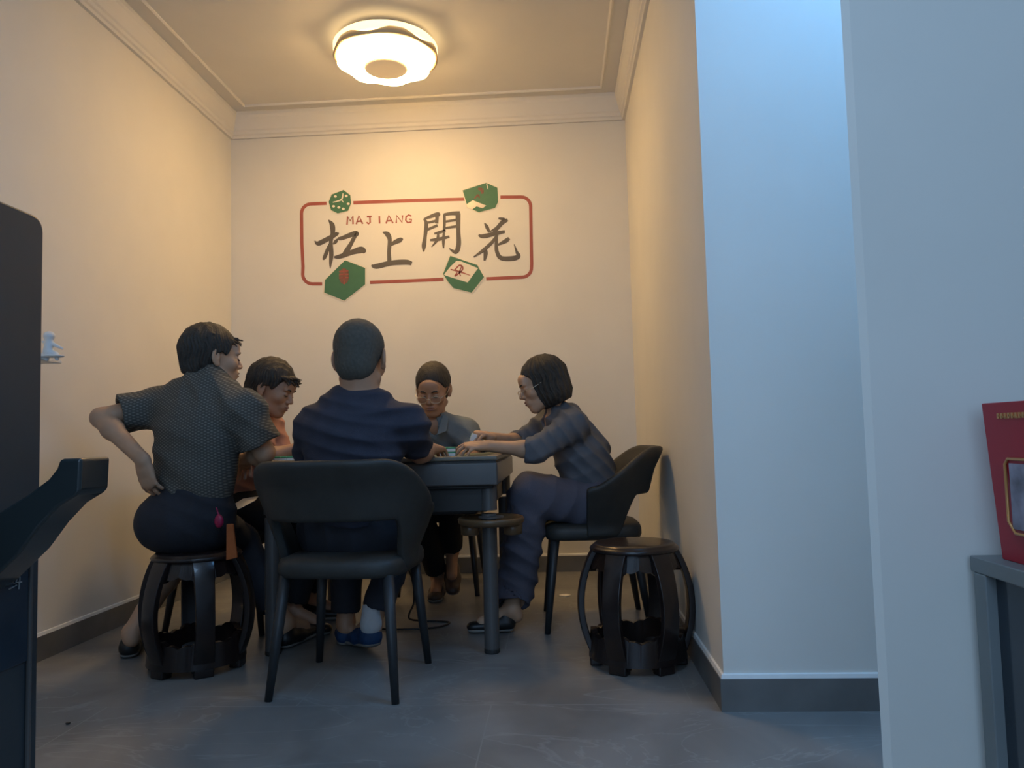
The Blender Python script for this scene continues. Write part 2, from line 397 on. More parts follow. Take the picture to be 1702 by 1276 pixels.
mb.build('game_tile_print', [M['dgreen'], M['dpale'], M['dblot'], M['dred']], dec, DB)
br = [(1088, 548), (1270, 610), (1315, 690), (1232, 795), (1110, 765), (1075, 725), (1040, 670)]
mb = MB(); poly(mb, halo(br, 1.07), .0012, 1); poly(mb, br, .0024, 0)
poly(mb, [(1130, 582), (1160, 585), (1275, 632), (1205, 728), (1060, 682), (1046, 674), (1090, 620)], .0036, 1)
stroke(mb, [(1090, 640, 8), (1150, 655, 10), (1222, 680, 4)], .0048, 3)
stroke(mb, [(1118, 645, 8), (1150, 612, 9), (1172, 625, 9), (1165, 650, 8), (1120, 685, 9), (1135, 660, 8)], .0048, 3)
stroke(mb, [(1168, 612, 5), (1150, 660, 9), (1160, 685, 5)], .0048, 3)
mb.build('game_tile_print', [M['dgreen'], M['dpale'], M['dblot'], M['dred']], dec, DB)

# ------------------------------------------------------------------ ceiling lamp
LX, LY = -.905, 4.13
lamp = empty('ceiling_lamp', (LX, LY, ZC)); tag(lamp, 'round petal-edged glowing ceiling lamp with a metal band', 'ceiling lamp')
LB = (LX, LY, ZC)
MB().lathe((LX, LY, 0), [(.20, ZC), (.20, ZC-.012), (.19, ZC-.03), (.18, ZC-.03)], 64).build('mounting_base', M['trim'], lamp, LB)
MB().lathe((LX, LY, 0), [(.05, ZC-.028), (.255, ZC-.028), (.257, ZC-.036), (.05, ZC-.036)], 96).build('back_plate', M['trim'], lamp, LB)
MB().lathe((LX, LY, 0), [(.23, ZC-.036), (.276, ZC-.036), (.288, ZC-.05), (.288, ZC-.068), (.276, ZC-.078), (.22, ZC-.08)], 96).build('upper_diffuser', M['lampdim'], lamp, LB, smooth=True)
def wav(a, k): return 1+.018*math.cos(6*a)
v = MB()
nb = 144; vs = []; fs = []
for i in range(nb):
    a = 2*math.pi*i/nb; h = .012*math.cos(6*a+.6)
    for r, z in ((.262, -.082), (.284, -.082+h*1.3), (.288, -.108+h*.5), (.262, -.114)):
        vs.append((LX+r*math.cos(a), LY+r*math.sin(a), ZC+z))
for i in range(nb):
    j = (i+1) % nb
    for k in range(4): fs.append((i*4+k, j*4+k, j*4+(k+1) % 4, i*4+(k+1) % 4))
v.add(vs, fs); v.build('metal_band', M['lampmetal'], lamp, LB, smooth=True)
MB().lathe((LX, LY, 0), [(.20, ZC-.112), (.246, ZC-.118), (.262, ZC-.132), (.252, ZC-.146), (.225, ZC-.156), (.13, ZC-.160)], 144, fx=lambda a, k: 1+(.042 if 0 < k < 5 else 0)*math.cos(8*a)).build('lower_diffuser', M['lampglow'], lamp, LB, smooth=True)
MB().lathe((LX, LY, 0), [(.118, ZC-.158), (.120, ZC-.168), (.112, ZC-.174), (.05, ZC-.176)], 64).build('centre_cap', M['lampcap'], lamp, LB, smooth=True)

# ------------------------------------------------------------------ mahjong table
TX, TY, TZ = -.755, 3.62, .797
TB = (TX, TY, 0)
table = empty('game_table', TB); tag(table, 'dark slate square game table the group is playing at', 'table')
MB().box((TX, TY, TZ-.012), (.93, .93, .016)).build('playing_surface', M['felt'], table, TB)
mb = MB()
for sx, sy, dx, dy in ((0, -1, 1.0, .05), (0, 1, 1.0, .05), (-1, 0, .05, .9), (1, 0, .05, .9)): mb.box((TX+sx*.475, TY+sy*.475, TZ-.008), (dx, dy, .018))
mb.build('rim', M['rim'], table, TB, bevel=.004)
mb = MB().box((TX, TY, TZ-.020), (.985, .985, .010)); mb.build('shadow_gap', M['slated'], table, TB)
MB().box((TX, TY, TZ-.072), (1.0, 1.0, .094)).build('fascia', M['slate'], table, TB, bevel=.008)
mb = MB(); mb.box((TX, TY, TZ-.125), (.96, .96, .014)); mb.box((TX, TY, TZ-.178), (.90, .90, .10)); mb.box((TX, TY, TZ-.232), (.8, .8, .02))
mb.build('housing', M['slated'], table, TB, bevel=.006)
MB().box((TX+.02, TY-.455, TZ-.215), (.05, .01, .014)).build('switch', M['metal'], table, TB)
for sx in (-1, 1):
    for sy in (-1, 1):
        lx, ly = TX+sx*.455, TY+sy*.43
        lg = MB().lathe((lx, ly, 0), [(.028, 0), (.029, .015), (.031, .02), (.031, .56)], 28).build('leg', M['slate'], table, TB, smooth=False)
        MB().lathe((lx, ly, 0), [(.034, .575), (.034, .70)], 28).build('collar', M['slate'], lg, TB)
        MB().lathe((lx, ly, 0), [(.029, 0), (.032, .004), (.032, .016), (.029, .02)], 28).build('foot_cap', M['slated'], lg, TB)
# cup tray clamped on the near right leg
cx, cy = TX+.455+.01, TY-.43-.02
tr_ = MB().lathe((cx, cy, .525), [(.055, 0), (.125, -.006), (.134, .004), (.136, .018), (.130, .024), (.124, .014), (.05, .010)], 64).build('cup_tray', M['tray'], table, TB, smooth=True)
MB().lathe((cx, cy, .545), [(.036, 0), (.052, .0), (.052, .006), (.036, .008)], 40).build('clamp_ring', M['slate'], tr_, TB, smooth=False)
for dx in (-.088, .088):
    MB().lathe((cx+dx, cy+.01, .525), [(.030, -.05), (.037, -.047), (.041, .002)], 32).build('cup_well', M['tray'], tr_, TB, smooth=True)

# ------------------------------------------------------------------ dining chairs
def make_chair(loc, rz, label):
    """faces +Y before rotation"""
    ch = empty('dining_chair', (0, 0, 0)); tag(ch, label, 'chair', 'dark grey upholstered chairs round the table')
    # seat cushion: rounded plan, domed
    mb = MB(); n = 48
    def plan(a, g):
        c, s = math.cos(a), math.sin(a); e = .38
        x = (.232+(.012 if s > 0 else -.012)*abs(s))*math.copysign(abs(c)**e, c); y = .222*math.copysign(abs(s)**e, s); return x*g, y*g
    lv = [(.86, .400), (.97, .405), (1, .420), (1.0, .445), (.97, .463), (.85, .472), (.5, .478)]
    vs = []; fs = []
    for g, z in lv:
        for i in range(n):
            x, y = plan(2*math.pi*i/n, g); vs.append((x, y, z))
    for k in range(len(lv)-1):
        for i in range(n): fs.append((k*n+i, k*n+(i+1) % n, (k+1)*n+(i+1) % n, (k+1)*n+i))
    fs.append(tuple(range(n))[::-1]); fs.append(tuple((len(lv)-1)*n+i for i in range(n)))
    mb.add(vs, fs); mb.build('seat', M['leather'], ch, smooth=True)
    # wrap-round shell
    hw, rr, back, front = .226, .165, -.215, .035
    Ls = (front-(back+rr)); La = rr*math.pi/2; Lb = 2*(hw-rr); T = 2*Ls+2*La+Lb
    def plan2(u):  # u in 0..1 from left tip round the back to right tip ; returns x,y,nx,ny
        s = u*T
        if s < Ls: return -hw, front-s, -1, 0
        s -= Ls
        if s < La: a = s/rr; return -hw+rr-rr*math.cos(a), back+rr-rr*math.sin(a), -math.cos(a), -math.sin(a)
        s -= La
        if s < Lb: return -hw+rr+s, back, 0, -1
        s -= Lb
        if s < La: a = s/rr; return hw-rr+rr*math.sin(a), back+rr-rr*math.cos(a), math.sin(a), -math.cos(a)
        s -= La
        return hw, back+rr+s, 1, 0
    def ss(a, b, x): t = min(1, max(0, (x-a)/(b-a))); return t*t*(3-2*t)
    nu, nv = 72, 10; g = []
    for i in range(nu+1):
        u = i/nu; q = abs(u-.5)*2
        x, y, nx, ny = plan2(u)
        zt = .812-.165*ss(.38, .92, q)-.012*ss(.93, 1, q)
        zb = .600-.185*ss(.50, .66, q)
        row = []
        for j in range(nv+1):
            t = j/nv; z = zb+(zt-zb)*t
            lean = max(0, z-.47)*(.26*max(0, -ny)+(.10+.32*ss(.35, .9, q))*abs(nx)) + .02*ss(.7, .81, z)*max(0, -ny)
            row.append((x+nx*lean, y+ny*lean, z))
        g.append(row)
    vs = [p for r in g for p in r]; fs = [(i*(nv+1)+j, (i+1)*(nv+1)+j, (i+1)*(nv+1)+j+1, i*(nv+1)+j+1) for i in range(nu) for j in range(nv)]
    mb = MB().add(vs, fs); sh = mb.build('backrest', M['leather'], ch, smooth=True, solid=.030)
    md = sh.modifiers.new('sub', 'SUBSURF'); md.levels = 1; md.render_levels = 1
    for sx in (-1, 1):
        for sy in (-1, 1):
            a = V3(sx*.185, sy*.175, .41); b = V3(sx*.222, sy*(.222 if sy > 0 else .236), 0)
            MB().tube([a, a+(b-a)*.5, b], [.021, .018, .013], 16).build('leg', M['metal'], ch, smooth=True)
    ch.location = loc; ch.rotation_euler = (0, 0, rz)
    return ch
ca = make_chair((-.775, 2.845, 0), -.07, 'dark grey chair seen from behind, nearest the camera, under the man in the navy t-shirt')
def dup(src, loc, rz, label):
    c = copy_tree(src); c.location = loc; c.rotation_euler = (0, 0, rz); c['label'] = label; return c
cb = dup(ca, (.135, 3.70, 0), math.pi/2+.03, 'dark grey chair seen side on against the right wall, under the woman')
cc = dup(ca, (-1.60, 3.72, 0), -math.pi/2, 'dark grey chair left of the table, mostly hidden by the man in the checked shirt')
cd = dup(ca, (-.70, 4.52, 0), math.pi, 'dark grey chair behind the table under the man in the polo shirt')

# ------------------------------------------------------------------ drum stools
def make_stool(loc, rz, label):
    st = empty('drum_stool', (0, 0, 0)); tag(st, label, 'stool', 'dark lacquered drum stools')
    MB().lathe((0, 0, 0), [(.150, .425), (.166, .428), (.171, .436), (.166, .444), (.158, .447), (.156, .452), (.150, .456), (.12, .457)], 64).build('seat', M['lacq'], st, smooth=True)
    # apron ring with scalloped lower edge
    def ringy(r0, r1, z0, z1, name, scal, up):
        n = 144; vs = []; fs = []
        for i in range(n):
            a = 2*math.pi*i/n; sc = scal*(.5+.5*math.cos(6*a))+.35*scal*abs(math.sin(12*a))
            zz0, zz1 = (z0-sc, z1) if not up else (z0, z1+sc)
            for r, z in ((r1-.022, zz0), (r1, zz0), (r0, zz1), (r0-.022, zz1)): vs.append((r*math.cos(a), r*math.sin(a), z))
        for i in range(n):
            j = (i+1) % n
            for k in range(4): fs.append((i*4+k, j*4+k, j*4+(k+1) % 4, i*4+(k+1) % 4))
        return MB().add(vs, fs).build(name, M['lacq'], st, smooth=False)
    ringy(.152, .174, .378, .428, 'apron', .022, False)
    rb = ringy(.176, .186, .032, .112, 'base_ring', .020, True)
    for k in range(6):
        a = k*math.pi/3
        # curved board: wide tangentially, thin radially, bellied outwards
        path = []
        for i in range(17):
            t = i/16; z = .43-.415*t; r = .150+0.062*math.sin(math.pi*min(1, max(0, t*.98+.01)))**.8-.004*t
            path.append(((r*math.cos(a), r*math.sin(a), z), (math.cos(a), math.sin(a), 0), (-math.sin(a), math.cos(a), 0)))
        wd = lambda t: .034+.006*abs(2*t-1)**2
        mb = MB(); vs = []; fs = []
        for i, (o_, ua, ub) in enumerate(path):
            hw_ = wd(i/16)
            for p_, q_ in ((-.013, -hw_), (.010, -hw_), (.014, 0), (.010, hw_), (-.013, hw_)): vs.append(np.array(o_)+p_*np.array(ua)+q_*np.array(ub))
        for i in range(16):
            for j in range(5): fs.append((i*5+j, i*5+(j+1) % 5, (i+1)*5+(j+1) % 5, (i+1)*5+j))
        fs.append(tuple(range(5))[::-1]); fs.append(tuple(80+j for j in range(5)))
        mb.add(vs, fs).build('leg', M['lacq'], st, bevel=.003)
        aa = a
        MB().box((.160*math.cos(aa), .160*math.sin(aa), .017), (.045, .07, .034), aa, 0).build('foot', M['lacq'], st, bevel=.006)
    st.location = loc; st.rotation_euler = (0, 0, rz); return st
s1 = make_stool((.272, 3.03, 0), 0, 'dark lacquered drum stool standing empty near the right wall')
s2 = dup(s1, (-1.455, 3.03, 0), .06, 'dark lacquered drum stool under the man with his hand on his hip')
# ------------------------------------------------------------------ implicit surfaces for bodies and clothes
class Prim:
    def __init__(s, fn, lo, hi, k=.02, sub=False): s.fn = fn; s.lo = np.array(lo, float); s.hi = np.array(hi, float); s.k = k; s.sub = sub
def cone(a, b, ra, rb, k=.02, n=None, flat=1., capa=False, capb=False, sub=False):
    a = np.array(a, float); b = np.array(b, float); ab = b-a; L2 = float(ab@ab); L = math.sqrt(L2); ax = ab/L
    if n is not None:
        n = np.array(n, float); n = nrm(n-ax*(n@ax))
    def fn(p):
        q = p-a; t = q@ab/L2; tc = np.clip(t, 0, 1)
        d = q-tc[..., None]*ab
        if n is not None:
            dn = d@n; d = d+(dn*(1/flat-1))[..., None]*n
            ln = np.sqrt((d*d).sum(-1)); r = ra+(rb-ra)*tc
            # undo the stretch near the surface along n
            cosn = np.abs(dn/flat)/np.maximum(ln, 1e-6)
            sc = 1/np.sqrt(1+(cosn**2)*(1/flat**2-1))
            out = (ln-r)*sc
        else:
            out = np.sqrt((d*d).sum(-1))-(ra+(rb-ra)*tc)
        if capa: out = np.maximum(out, -t*L)
        if capb: out = np.maximum(out, (t-1)*L)
        return out
    m = max(ra, rb)
    return Prim(fn, np.minimum(a, b)-m, np.maximum(a, b)+m, k, sub)
def ell(c, r, R=None, k=.01, sub=False):
    c = np.array(c, float); r = np.array(r, float); R = np.eye(3) if R is None else R
    def fn(p):
        q = (p-c)@R          # R columns = local axes
        k0 = np.sqrt(((q/r)**2).sum(-1)); k1 = np.sqrt(((q/(r*r))**2).sum(-1))
        return k0*(k0-1)/np.maximum(k1, 1e-6)
    m = r.max()
    return Prim(fn, c-m, c+m, k, sub)
def evaluate(prims, lo, hi, res, fold=None):
    lo = np.array(lo, float); n = np.ceil((np.array(hi)-lo)/res).astype(int)+1
    A = np.full(n, .3, np.float32)
    for p in prims:
        m = p.k+res*3
        i0 = np.maximum(np.floor((p.lo-m-lo)/res).astype(int), 0); i1 = np.minimum(np.ceil((p.hi+m-lo)/res).astype(int)+1, n)
        if (i1 <= i0).any(): continue
        ax = [lo[d]+res*np.arange(i0[d], i1[d]) for d in range(3)]
        g = np.stack(np.meshgrid(*ax, indexing='ij'), -1)
        v = p.fn(g).astype(np.float32)
        sl = tuple(slice(i0[d], i1[d]) for d in range(3)); a = A[sl]
        if p.sub: v = -v; h = np.clip(.5-.5*(a-v)/p.k, 0, 1); A[sl] = a*(1-h)+v*h+p.k*h*(1-h)
        else: h = np.clip(.5+.5*(a-v)/p.k, 0, 1); A[sl] = a*(1-h)+v*h-p.k*h*(1-h)
    if fold is not None:
        idx = np.nonzero(np.abs(A) < .03); pts = lo+res*np.stack(idx, -1); A[idx] += fold(pts).astype(np.float32)
    return A
def surface_net(A, lo, res):
    ins = A < 0
    s = ins[:-1, :-1, :-1].astype(np.uint8)*0
    for dx in (0, 1):
        for dy in (0, 1):
            for dz in (0, 1):
                s = s+ins[dx:ins.shape[0]-1+dx, dy:ins.shape[1]-1+dy, dz:ins.shape[2]-1+dz]
    cells = np.argwhere((s > 0) & (s < 8))
    ids = np.full(s.shape, -1, np.int32); ids[tuple(cells.T)] = np.arange(len(cells))
    acc = np.zeros((len(cells), 3)); cnt = np.zeros(len(cells))
    cor = [(x, y, z) for x in (0, 1) for y in (0, 1) for z in (0, 1)]
    vals = {c: A[cells[:, 0]+c[0], cells[:, 1]+c[1], cells[:, 2]+c[2]] for c in cor}
    for c in cor:
        for d in range(3):
            if c[d] == 0:
                e = list(c); e[d] = 1; e = tuple(e); va, vb = vals[c], vals[e]
                m = (va < 0) != (vb < 0); t = np.where(m, va/(va-vb+1e-12), 0)
                pos = np.array(c, float)[None]+np.zeros((len(cells), 3)); pos[:, d] += t
                acc += pos*m[:, None]; cnt += m
    V = lo+res*(cells+acc/np.maximum(cnt, 1)[:, None])
    F = []
    for d in range(3):
        a, b = [(1, 2), (2, 0), (0, 1)][d]
        sl0 = [slice(None)]*3; sl1 = [slice(None)]*3; sl0[d] = slice(0, -1); sl1[d] = slice(1, None)
        e0 = ins[tuple(sl0)]; e1 = ins[tuple(sl1)]
        E_ = np.argwhere(e0 != e1)
        ok = (E_[:, a] > 0) & (E_[:, b] > 0) & (E_[:, a] < ins.shape[a]-1) & (E_[:, b] < ins.shape[b]-1); E_ = E_[ok]
        def idx(da, db):
            q = E_.copy(); q[:, a] -= da; q[:, b] -= db; return ids[q[:, 0], q[:, 1], q[:, 2]]
        q = np.stack([idx(0, 0), idx(1, 0), idx(1, 1), idx(0, 1)], -1)
        fl = e0[tuple(E_.T)]
        q[~fl] = q[~fl][:, ::-1]; q = q[(q >= 0).all(1)]; F.append(q)
    F = np.concatenate(F) if F else np.zeros((0, 4), int)
    return V, F
def sdf_mesh(name, prims, res, mats, parent=None, base=(0, 0, 0), boxes=(), fold=None, bounds=None, smooth_it=1, extra=None):
    """boxes: list of (lo,hi,res) regions refined at a finer step; coarse faces inside them are dropped"""
    pos = [p for p in prims if not p.sub]
    lo = np.min([p.lo for p in pos], 0)-.03; hi = np.max([p.hi for p in pos], 0)+.03
    if bounds is not None: lo = np.maximum(lo, bounds[0]); hi = np.minimum(hi, bounds[1])
    A = evaluate(prims, lo, hi, res, fold); V, F = surface_net(A, lo, res)
    if boxes and len(F):
        cen = V[F].mean(1); drop = np.zeros(len(F), bool)
        for bl, bh, br in boxes: drop |= ((cen > np.array(bl)+.012) & (cen < np.array(bh)-.012)).all(1)
        F = F[~drop]
    Vs = [V]; Fs = [F]; off = len(V)
    for bl, bh, br in boxes:
        A = evaluate(prims, bl, bh, br, fold); v, f = surface_net(A, np.array(bl, float), br); Vs.append(v); Fs.append(f+off); off += len(v)
    V = np.concatenate(Vs); F = np.concatenate(Fs)
    for _ in range(smooth_it):      # light Laplacian smoothing
        S = np.zeros_like(V); cn = np.zeros(len(V))
        for i in range(4):
            np.add.at(S, F[:, i], V[F[:, (i+1) % 4]]); np.add.at(cn, F[:, i], 1)
        ok = cn > 3
        V[ok] = .5*V[ok]+.5*S[ok]/cn[ok][:, None]
    used = np.unique(F); rm = np.full(len(V), -1); rm[used] = np.arange(len(used)); V = V[used]; F = rm[F]
    base = np.array(base, float)
    me = bpy.data.meshes.new(name); me.vertices.add(len(V)); me.vertices.foreach_set('co', (V-base).astype(np.float32).ravel())
    me.loops.add(F.size); me.loops.foreach_set('vertex_index', F.ravel().astype(np.int32))
    me.polygons.add(len(F)); me.polygons.foreach_set('loop_start', np.arange(0, F.size, 4, dtype=np.int32)); me.polygons.foreach_set('loop_total', np.full(len(F), 4, np.int32))
    me.update(calc_edges=True); me.validate()
    me.polygons.foreach_set('use_smooth', [True]*len(me.polygons))
    for mm in (mats if isinstance(mats, (list, tuple)) else [mats]): me.materials.append(mm)
    o = bpy.data.objects.new(name, me); COL.objects.link(o)
    if parent: o.parent = parent
    else: o.location = tuple(base)
    return o
def folds(amp, wl, dirs, seed=0):
    rs = np.random.RandomState(seed)
    ph = rs.rand(len(dirs), 4)*6.28
    def f(p):
        s = 0
        for i, d in enumerate(dirs):
            d = nrm(d); k = 2*math.pi/(wl*(1+.35*i))
            wr = .9*np.sin(p[:, 0]*9+ph[i, 0])+.9*np.sin(p[:, 2]*11+ph[i, 1])+.7*np.sin(p[:, 1]*8+ph[i, 2])
            m = .5+.5*np.sin(p[:, 0]*6+p[:, 2]*7+ph[i, 3])
            s = s+(1-np.abs(np.sin((p@d)*k/2+wr))*1.6)*m/(1+.3*i)
        return -amp*(s/len(dirs)-.0)*2.6
    return f

# ------------------------------------------------------------------ people
def frame(fwd, up):
    f = nrm(fwd); r = nrm(np.cross(f, up)); u = np.cross(r, f); return np.stack([r, f, u], 1)   # columns: right, forward, up
def head_prims(c, R, s=1., fem=False):
    def T(x, y, z): return np.array(c)+s*(R@np.array([x, y, z]))
    def E(x, y, z, a, b, d, k=.01, sub=False, rot=None):
        RR = R if rot is None else R@rot
        return ell(T(x, y, z), (a*s, b*s, d*s), RR, k*s, sub)
    def K(p, q, ra, rb, k=.008, sub=False): return cone(T(*p), T(*q), ra*s, rb*s, k*s, sub=sub)
    j = .9 if fem else 1
    out = [E(0, -.018, .038, .075, .094, .083, .01), E(0, .028, -.012, .063*j, .066, .088, .02), E(0, .040, -.070, .046*j, .048, .036, .02),
           E(0, .066, -.096, .022*j, .020, .018, .02),
           K((-.052*j, .0, -.062), (-.018*j, .06, -.094), .016, .016, .02), K((.052*j, .0, -.062), (.018*j, .06, -.094), .016, .016, .02)]
    for sx in (-1, 1):
        out += [E(sx*.040, .062, -.022, .024, .022, .022, .02), E(sx*.026, .085, .022, .022, .010, .008, .012)]
    out += [E(0, .080, .045, .045, .022, .03, .02)]
    for sx in (-1, 1): out.append(E(sx*.031, .103, .003, .017, .016, .011, .012, sub=True))
    for sx in (-1, 1): out.append(E(sx*.030, .079, .001, .0145, .0135, .0125, .004))
    out += [K((0, .088, .018), (0, .108, -.026), .0065, .0105, .010), E(-.012, .098, -.031, .0075, .010, .007, .006), E(.012, .098, -.031, .0075, .010, .007, .006)]
    out += [E(0, .082, -.058, .030, .016, .020, .014), E(0, .096, -.0535, .020, .008, .0045, .004), E(0, .094, -.0655, .017, .008, .0055, .004)]
    for sx in (-1, 1):
        a = sx*.35; rot = np.array([[math.cos(a), -math.sin(a), 0], [math.sin(a), math.cos(a), 0], [0, 0, 1]])
        out += [E(sx*.080, -.012, .000, .0075, .018, .031, .004, rot=rot), E(sx*.087, -.008, .006, .006, .009, .016, .005, True, rot=rot), E(sx*.077, -.006, -.028, .008, .010, .010, .006)]
    return out
def hand_prims(wr, d, n, side, s=1., curl=(.4, .5, .55, .6), spread=.10, thumb=(.75, .3), fist=0):
    """wr wrist, d direction to fingers, n back-of-hand normal, side=+1 when the thumb leaves towards d x n"""
    d = nrm(d); n = nrm(np.array(n)-d*np.dot(n, d)); t = np.cross(d, n)*side       # t: towards the thumb
    wr = np.array(wr); out = []
    def Q(a, b, c): return wr+s*(a*d+b*t+c*n)
    out.append(cone(Q(-.01, 0, 0), Q(.035, 0, 0), .026*s, .036*s, .015, n=n, flat=.62))
    out.append(cone(Q(.035, .004, 0), Q(.078, 0, 0), .038*s, .040*s, .012, n=n, flat=.42))
    out.append(cone(Q(.020, .022, -.006), Q(.052, .030, -.008), .016*s, .014*s, .012))
    lens = (.074, .082, .076, .060); offs = (.031, .0105, -.0105, -.031); rad = (.0088, .0092, .0087, .0078)
    for i in range(4):
        base = Q(.080-.005*abs(i-1), offs[i], .002); ang = 0; sp = (1.2-i*.9)*spread
        dd = nrm(d*math.cos(sp)+t*math.sin(sp)); p = base; r = rad[i]*s
        out.append(cone(Q(.045, offs[i]*.8, 0), base, .010*s, r*1.08, .008))
        for j, fr_ in enumerate((.44, .31, .25)):
            ang += curl[i]*(.75, 1.1, .8)[j]
            v = dd*math.cos(ang)-n*math.sin(ang); q = p+v*lens[i]*fr_*s
            out.append(cone(p, q, r*(1-.05*j), r*(.93-.06*j), .0025)); p = q
    p = Q(.018, .026, -.006); a, b = thumb
    for j, l in enumerate((.042, .034, .028)):
        v = nrm(d*(math.cos(a)+.3*j)+t*math.sin(a)*(1-.25*j)-n*(b+.12*j)); q = p+v*l*s
        out.append(cone(p, q, (.0125, .0108, .0098)[j]*s, (.0108, .0098, .0085)[j]*s, .004)); p = q
    return out
def hbox(prims, pad=.012): 
    return np.min([p.lo for p in prims], 0)-pad, np.max([p.hi for p in prims], 0)+pad
def hair_fn(c, R, s, line, base, amp=.0015, fr=90, cutk=.004):
    c = np.array(c)
    def fn(p):
        q = ((p-c)@R)/s
        d = base(q)
        ang = np.arctan2(q[..., 0], q[..., 1]+.02)
        d = d+amp*np.sin(ang*fr*.5+3*np.sin(q[..., 2]*60))*np.clip((.12-np.abs(q[..., 2]-.0))*14, 0, 1)+amp*.8*np.sin(q[..., 1]*170+q[..., 0]*90)*np.sin(q[..., 0]*140)
        cut = line(q)
        h = np.clip(.5-.5*(d-cut)/cutk, 0, 1)
        return (d*(1-h)+cut*h+cutk*h*(1-h))*s
    m = .17*s
    return Prim(fn, c-m, c+m, .003)
def qell(q, c, r):
    q = q-np.array(c); r = np.array(r); k0 = np.sqrt(((q/r)**2).sum(-1)); k1 = np.sqrt(((q/(r*r))**2).sum(-1)); return k0*(k0-1)/np.maximum(k1, 1e-6)
def smn(a, b, k): h = np.clip(.5+.5*(b-a)/k, 0, 1); return b*(1-h)+a*h-k*h*(1-h)
def short_hair(c, R, s, th=.012, top=.0, front=.072, nape=-.072, amp=.0015, fringe=0, temple=.03):
    def base(q):
        d = smn(qell(q, (0, -.020, .040), (.077+th*.7, .094+th, .084+th+top)), qell(q, (0, -.055, -.02), (.062+th*.5, .055+th*.6, .07)), .02)
        if fringe:
            d = smn(d, qell(q, (.0, .085, .075), (.060, .035+fringe, .026)), .02)
            d = d-.006*np.clip((q[..., 1]-.05)*14, 0, 1)*np.sin(q[..., 0]*120+q[..., 2]*60)
        return d
    def line(q):
        y = q[..., 1]
        zm = np.interp(y, [-.12, -.055, -.02, -.006, .016, .030, .055, .075, .12], [nape, nape, -.045, .012, .022, temple-.012, temple+.015, front-.012, front-fringe*.3])
        zm = zm+.002*np.sin(q[..., 0]*150)+.022*np.clip((np.abs(q[..., 0])-.022)/.03, 0, 1)*np.clip((y-.045)/.02, 0, 1)
        return zm-q[..., 2]
    return hair_fn(c, R, s, line, base, amp)
J_FR = [1.]
def tufts(c, R, s, n, seed, front=1.):
    rs = np.random.RandomState(seed); out = []
    T = lambda x, y, z: np.array(c)+s*(R@np.array([x, y, z]))
    for i in range(n):
        x = rs.uniform(-.055, .055); f = rs.rand()
        if f < .55*front:      # fringe strands falling over the forehead
            a = (x, .070-abs(x)*.35, .088-abs(x)*.3); b = (x*1.12+rs.uniform(-.01, .01), .094-abs(x)*.35+rs.uniform(0, .024)*J_FR[0], .062+rs.uniform(-.016, .024))
            out.append(cone(T(*a), T(*b), .0065*s, .0022*s, .003))
        else:                  # crown and nape strands
            th = rs.uniform(-2.6, 2.6); ph = rs.uniform(.35, 1.25); d = np.array([math.sin(th)*math.cos(ph), -math.cos(th)*math.cos(ph), math.sin(ph)])
            if d[1] > .6: continue
            p0 = np.array([0, -.02, .04])+d*np.array([.080, .102, .090]); p1 = p0+d*.006+np.array([rs.uniform(-.012, .012), rs.uniform(.0, .02), -.004])
            out.append(cone(T(*p0), T(*p1), .008*s, .002*s, .006))
    return out
def bob_hair(c, R, s):
    def base(q):
        d = qell(q, (0, -.022, .040), (.092, .108, .098))
        d = smn(d, qell(q, (0, -.038, -.045), (.098, .088, .085)), .04)
        d = d-.003*np.sin(np.arctan2(q[..., 0], q[..., 1]+.02)*22)
        return d
    def line(q):
        y = q[..., 1]+.30*np.clip(q[..., 2], -.1, .03)
        zm = np.interp(y, [-.14, -.06, .0, .040, .047, .056, .066, .082, .12], [-.095, -.108, -.112, -.100, -.02, .03, .05, .064, .068])
        return zm-q[..., 2]
    return hair_fn(c, R, s, line, base, .0022, 120, .006)
def shoe(name, heel, toe, m, parent, base, s=1., solemat='sole', lift=0, high=.0):
    heel = np.array(heel, float); toe = np.array(toe, float); d = nrm(toe-heel); L = np.linalg.norm(toe-heel)
    up = nrm(V3(0, 0, 1)-d*d[2])
    pr = [cone(heel+d*.03*s+up*.038, heel+d*.10*s+up*.036, .036*s, .040*s, .03, n=up, flat=.9),
          cone(heel+d*.10*s+up*.034, toe-d*.035*s+up*.028, .042*s, .040*s, .03, n=up, flat=.62),
          cone(heel+d*.035*s+up*.045, heel+d*.045*s+up*(.07+high), .033*s, .030*s, .03)]
    cutp = Prim(lambda p: ((p-heel)@up)-.004, heel-.5, heel+.5, .003, True)
    pr.append(cutp)
    o = sdf_mesh(name, pr, .006, M[m], parent, base)
    sp = [cone(heel+d*.035*s+up*.012, toe-d*.04*s+up*.012, .037*s, .042*s, .01, n=up, flat=.32)]
    sdf_mesh('sole', sp, .005, M[solemat], o, base)
    return o
def small_face(c, R, s, parent, base, brow=True, eyes=True):
    def T(x, y, z): return np.array(c)+s*(R@np.array([x, y, z]))
    for sx in (-1, 1):
        MB().tube([T(sx*.012, .0965, .0205), T(sx*.024, .0980, .0255), T(sx*.036, .0940, .0255), T(sx*.046, .0855, .020)], [.0028*s, .0045*s, .0042*s, .0020*s], 8).build('eyebrow', M['brow'], parent, base, smooth=True)
        # lowered lid line
        MB().tube([T(sx*.018, .0905, -.0015), T(sx*.026, .0940, -.0045), T(sx*.034, .0930, -.0045), T(sx*.043, .0865, -.0015)], [.0014*s, .0024*s, .0024*s, .0014*s], 8).build('eyelash_line', M['brow'], parent, base, smooth=True)
    sdf_mesh('lips', [ell(T(0, .0965, -.0540), (.021*s, .0082*s, .0046*s), R, .003), ell(T(0, .0948, -.0655), (.0175*s, .0082*s, .0056*s), R, .003)], .0015, M['lip'], parent, base)
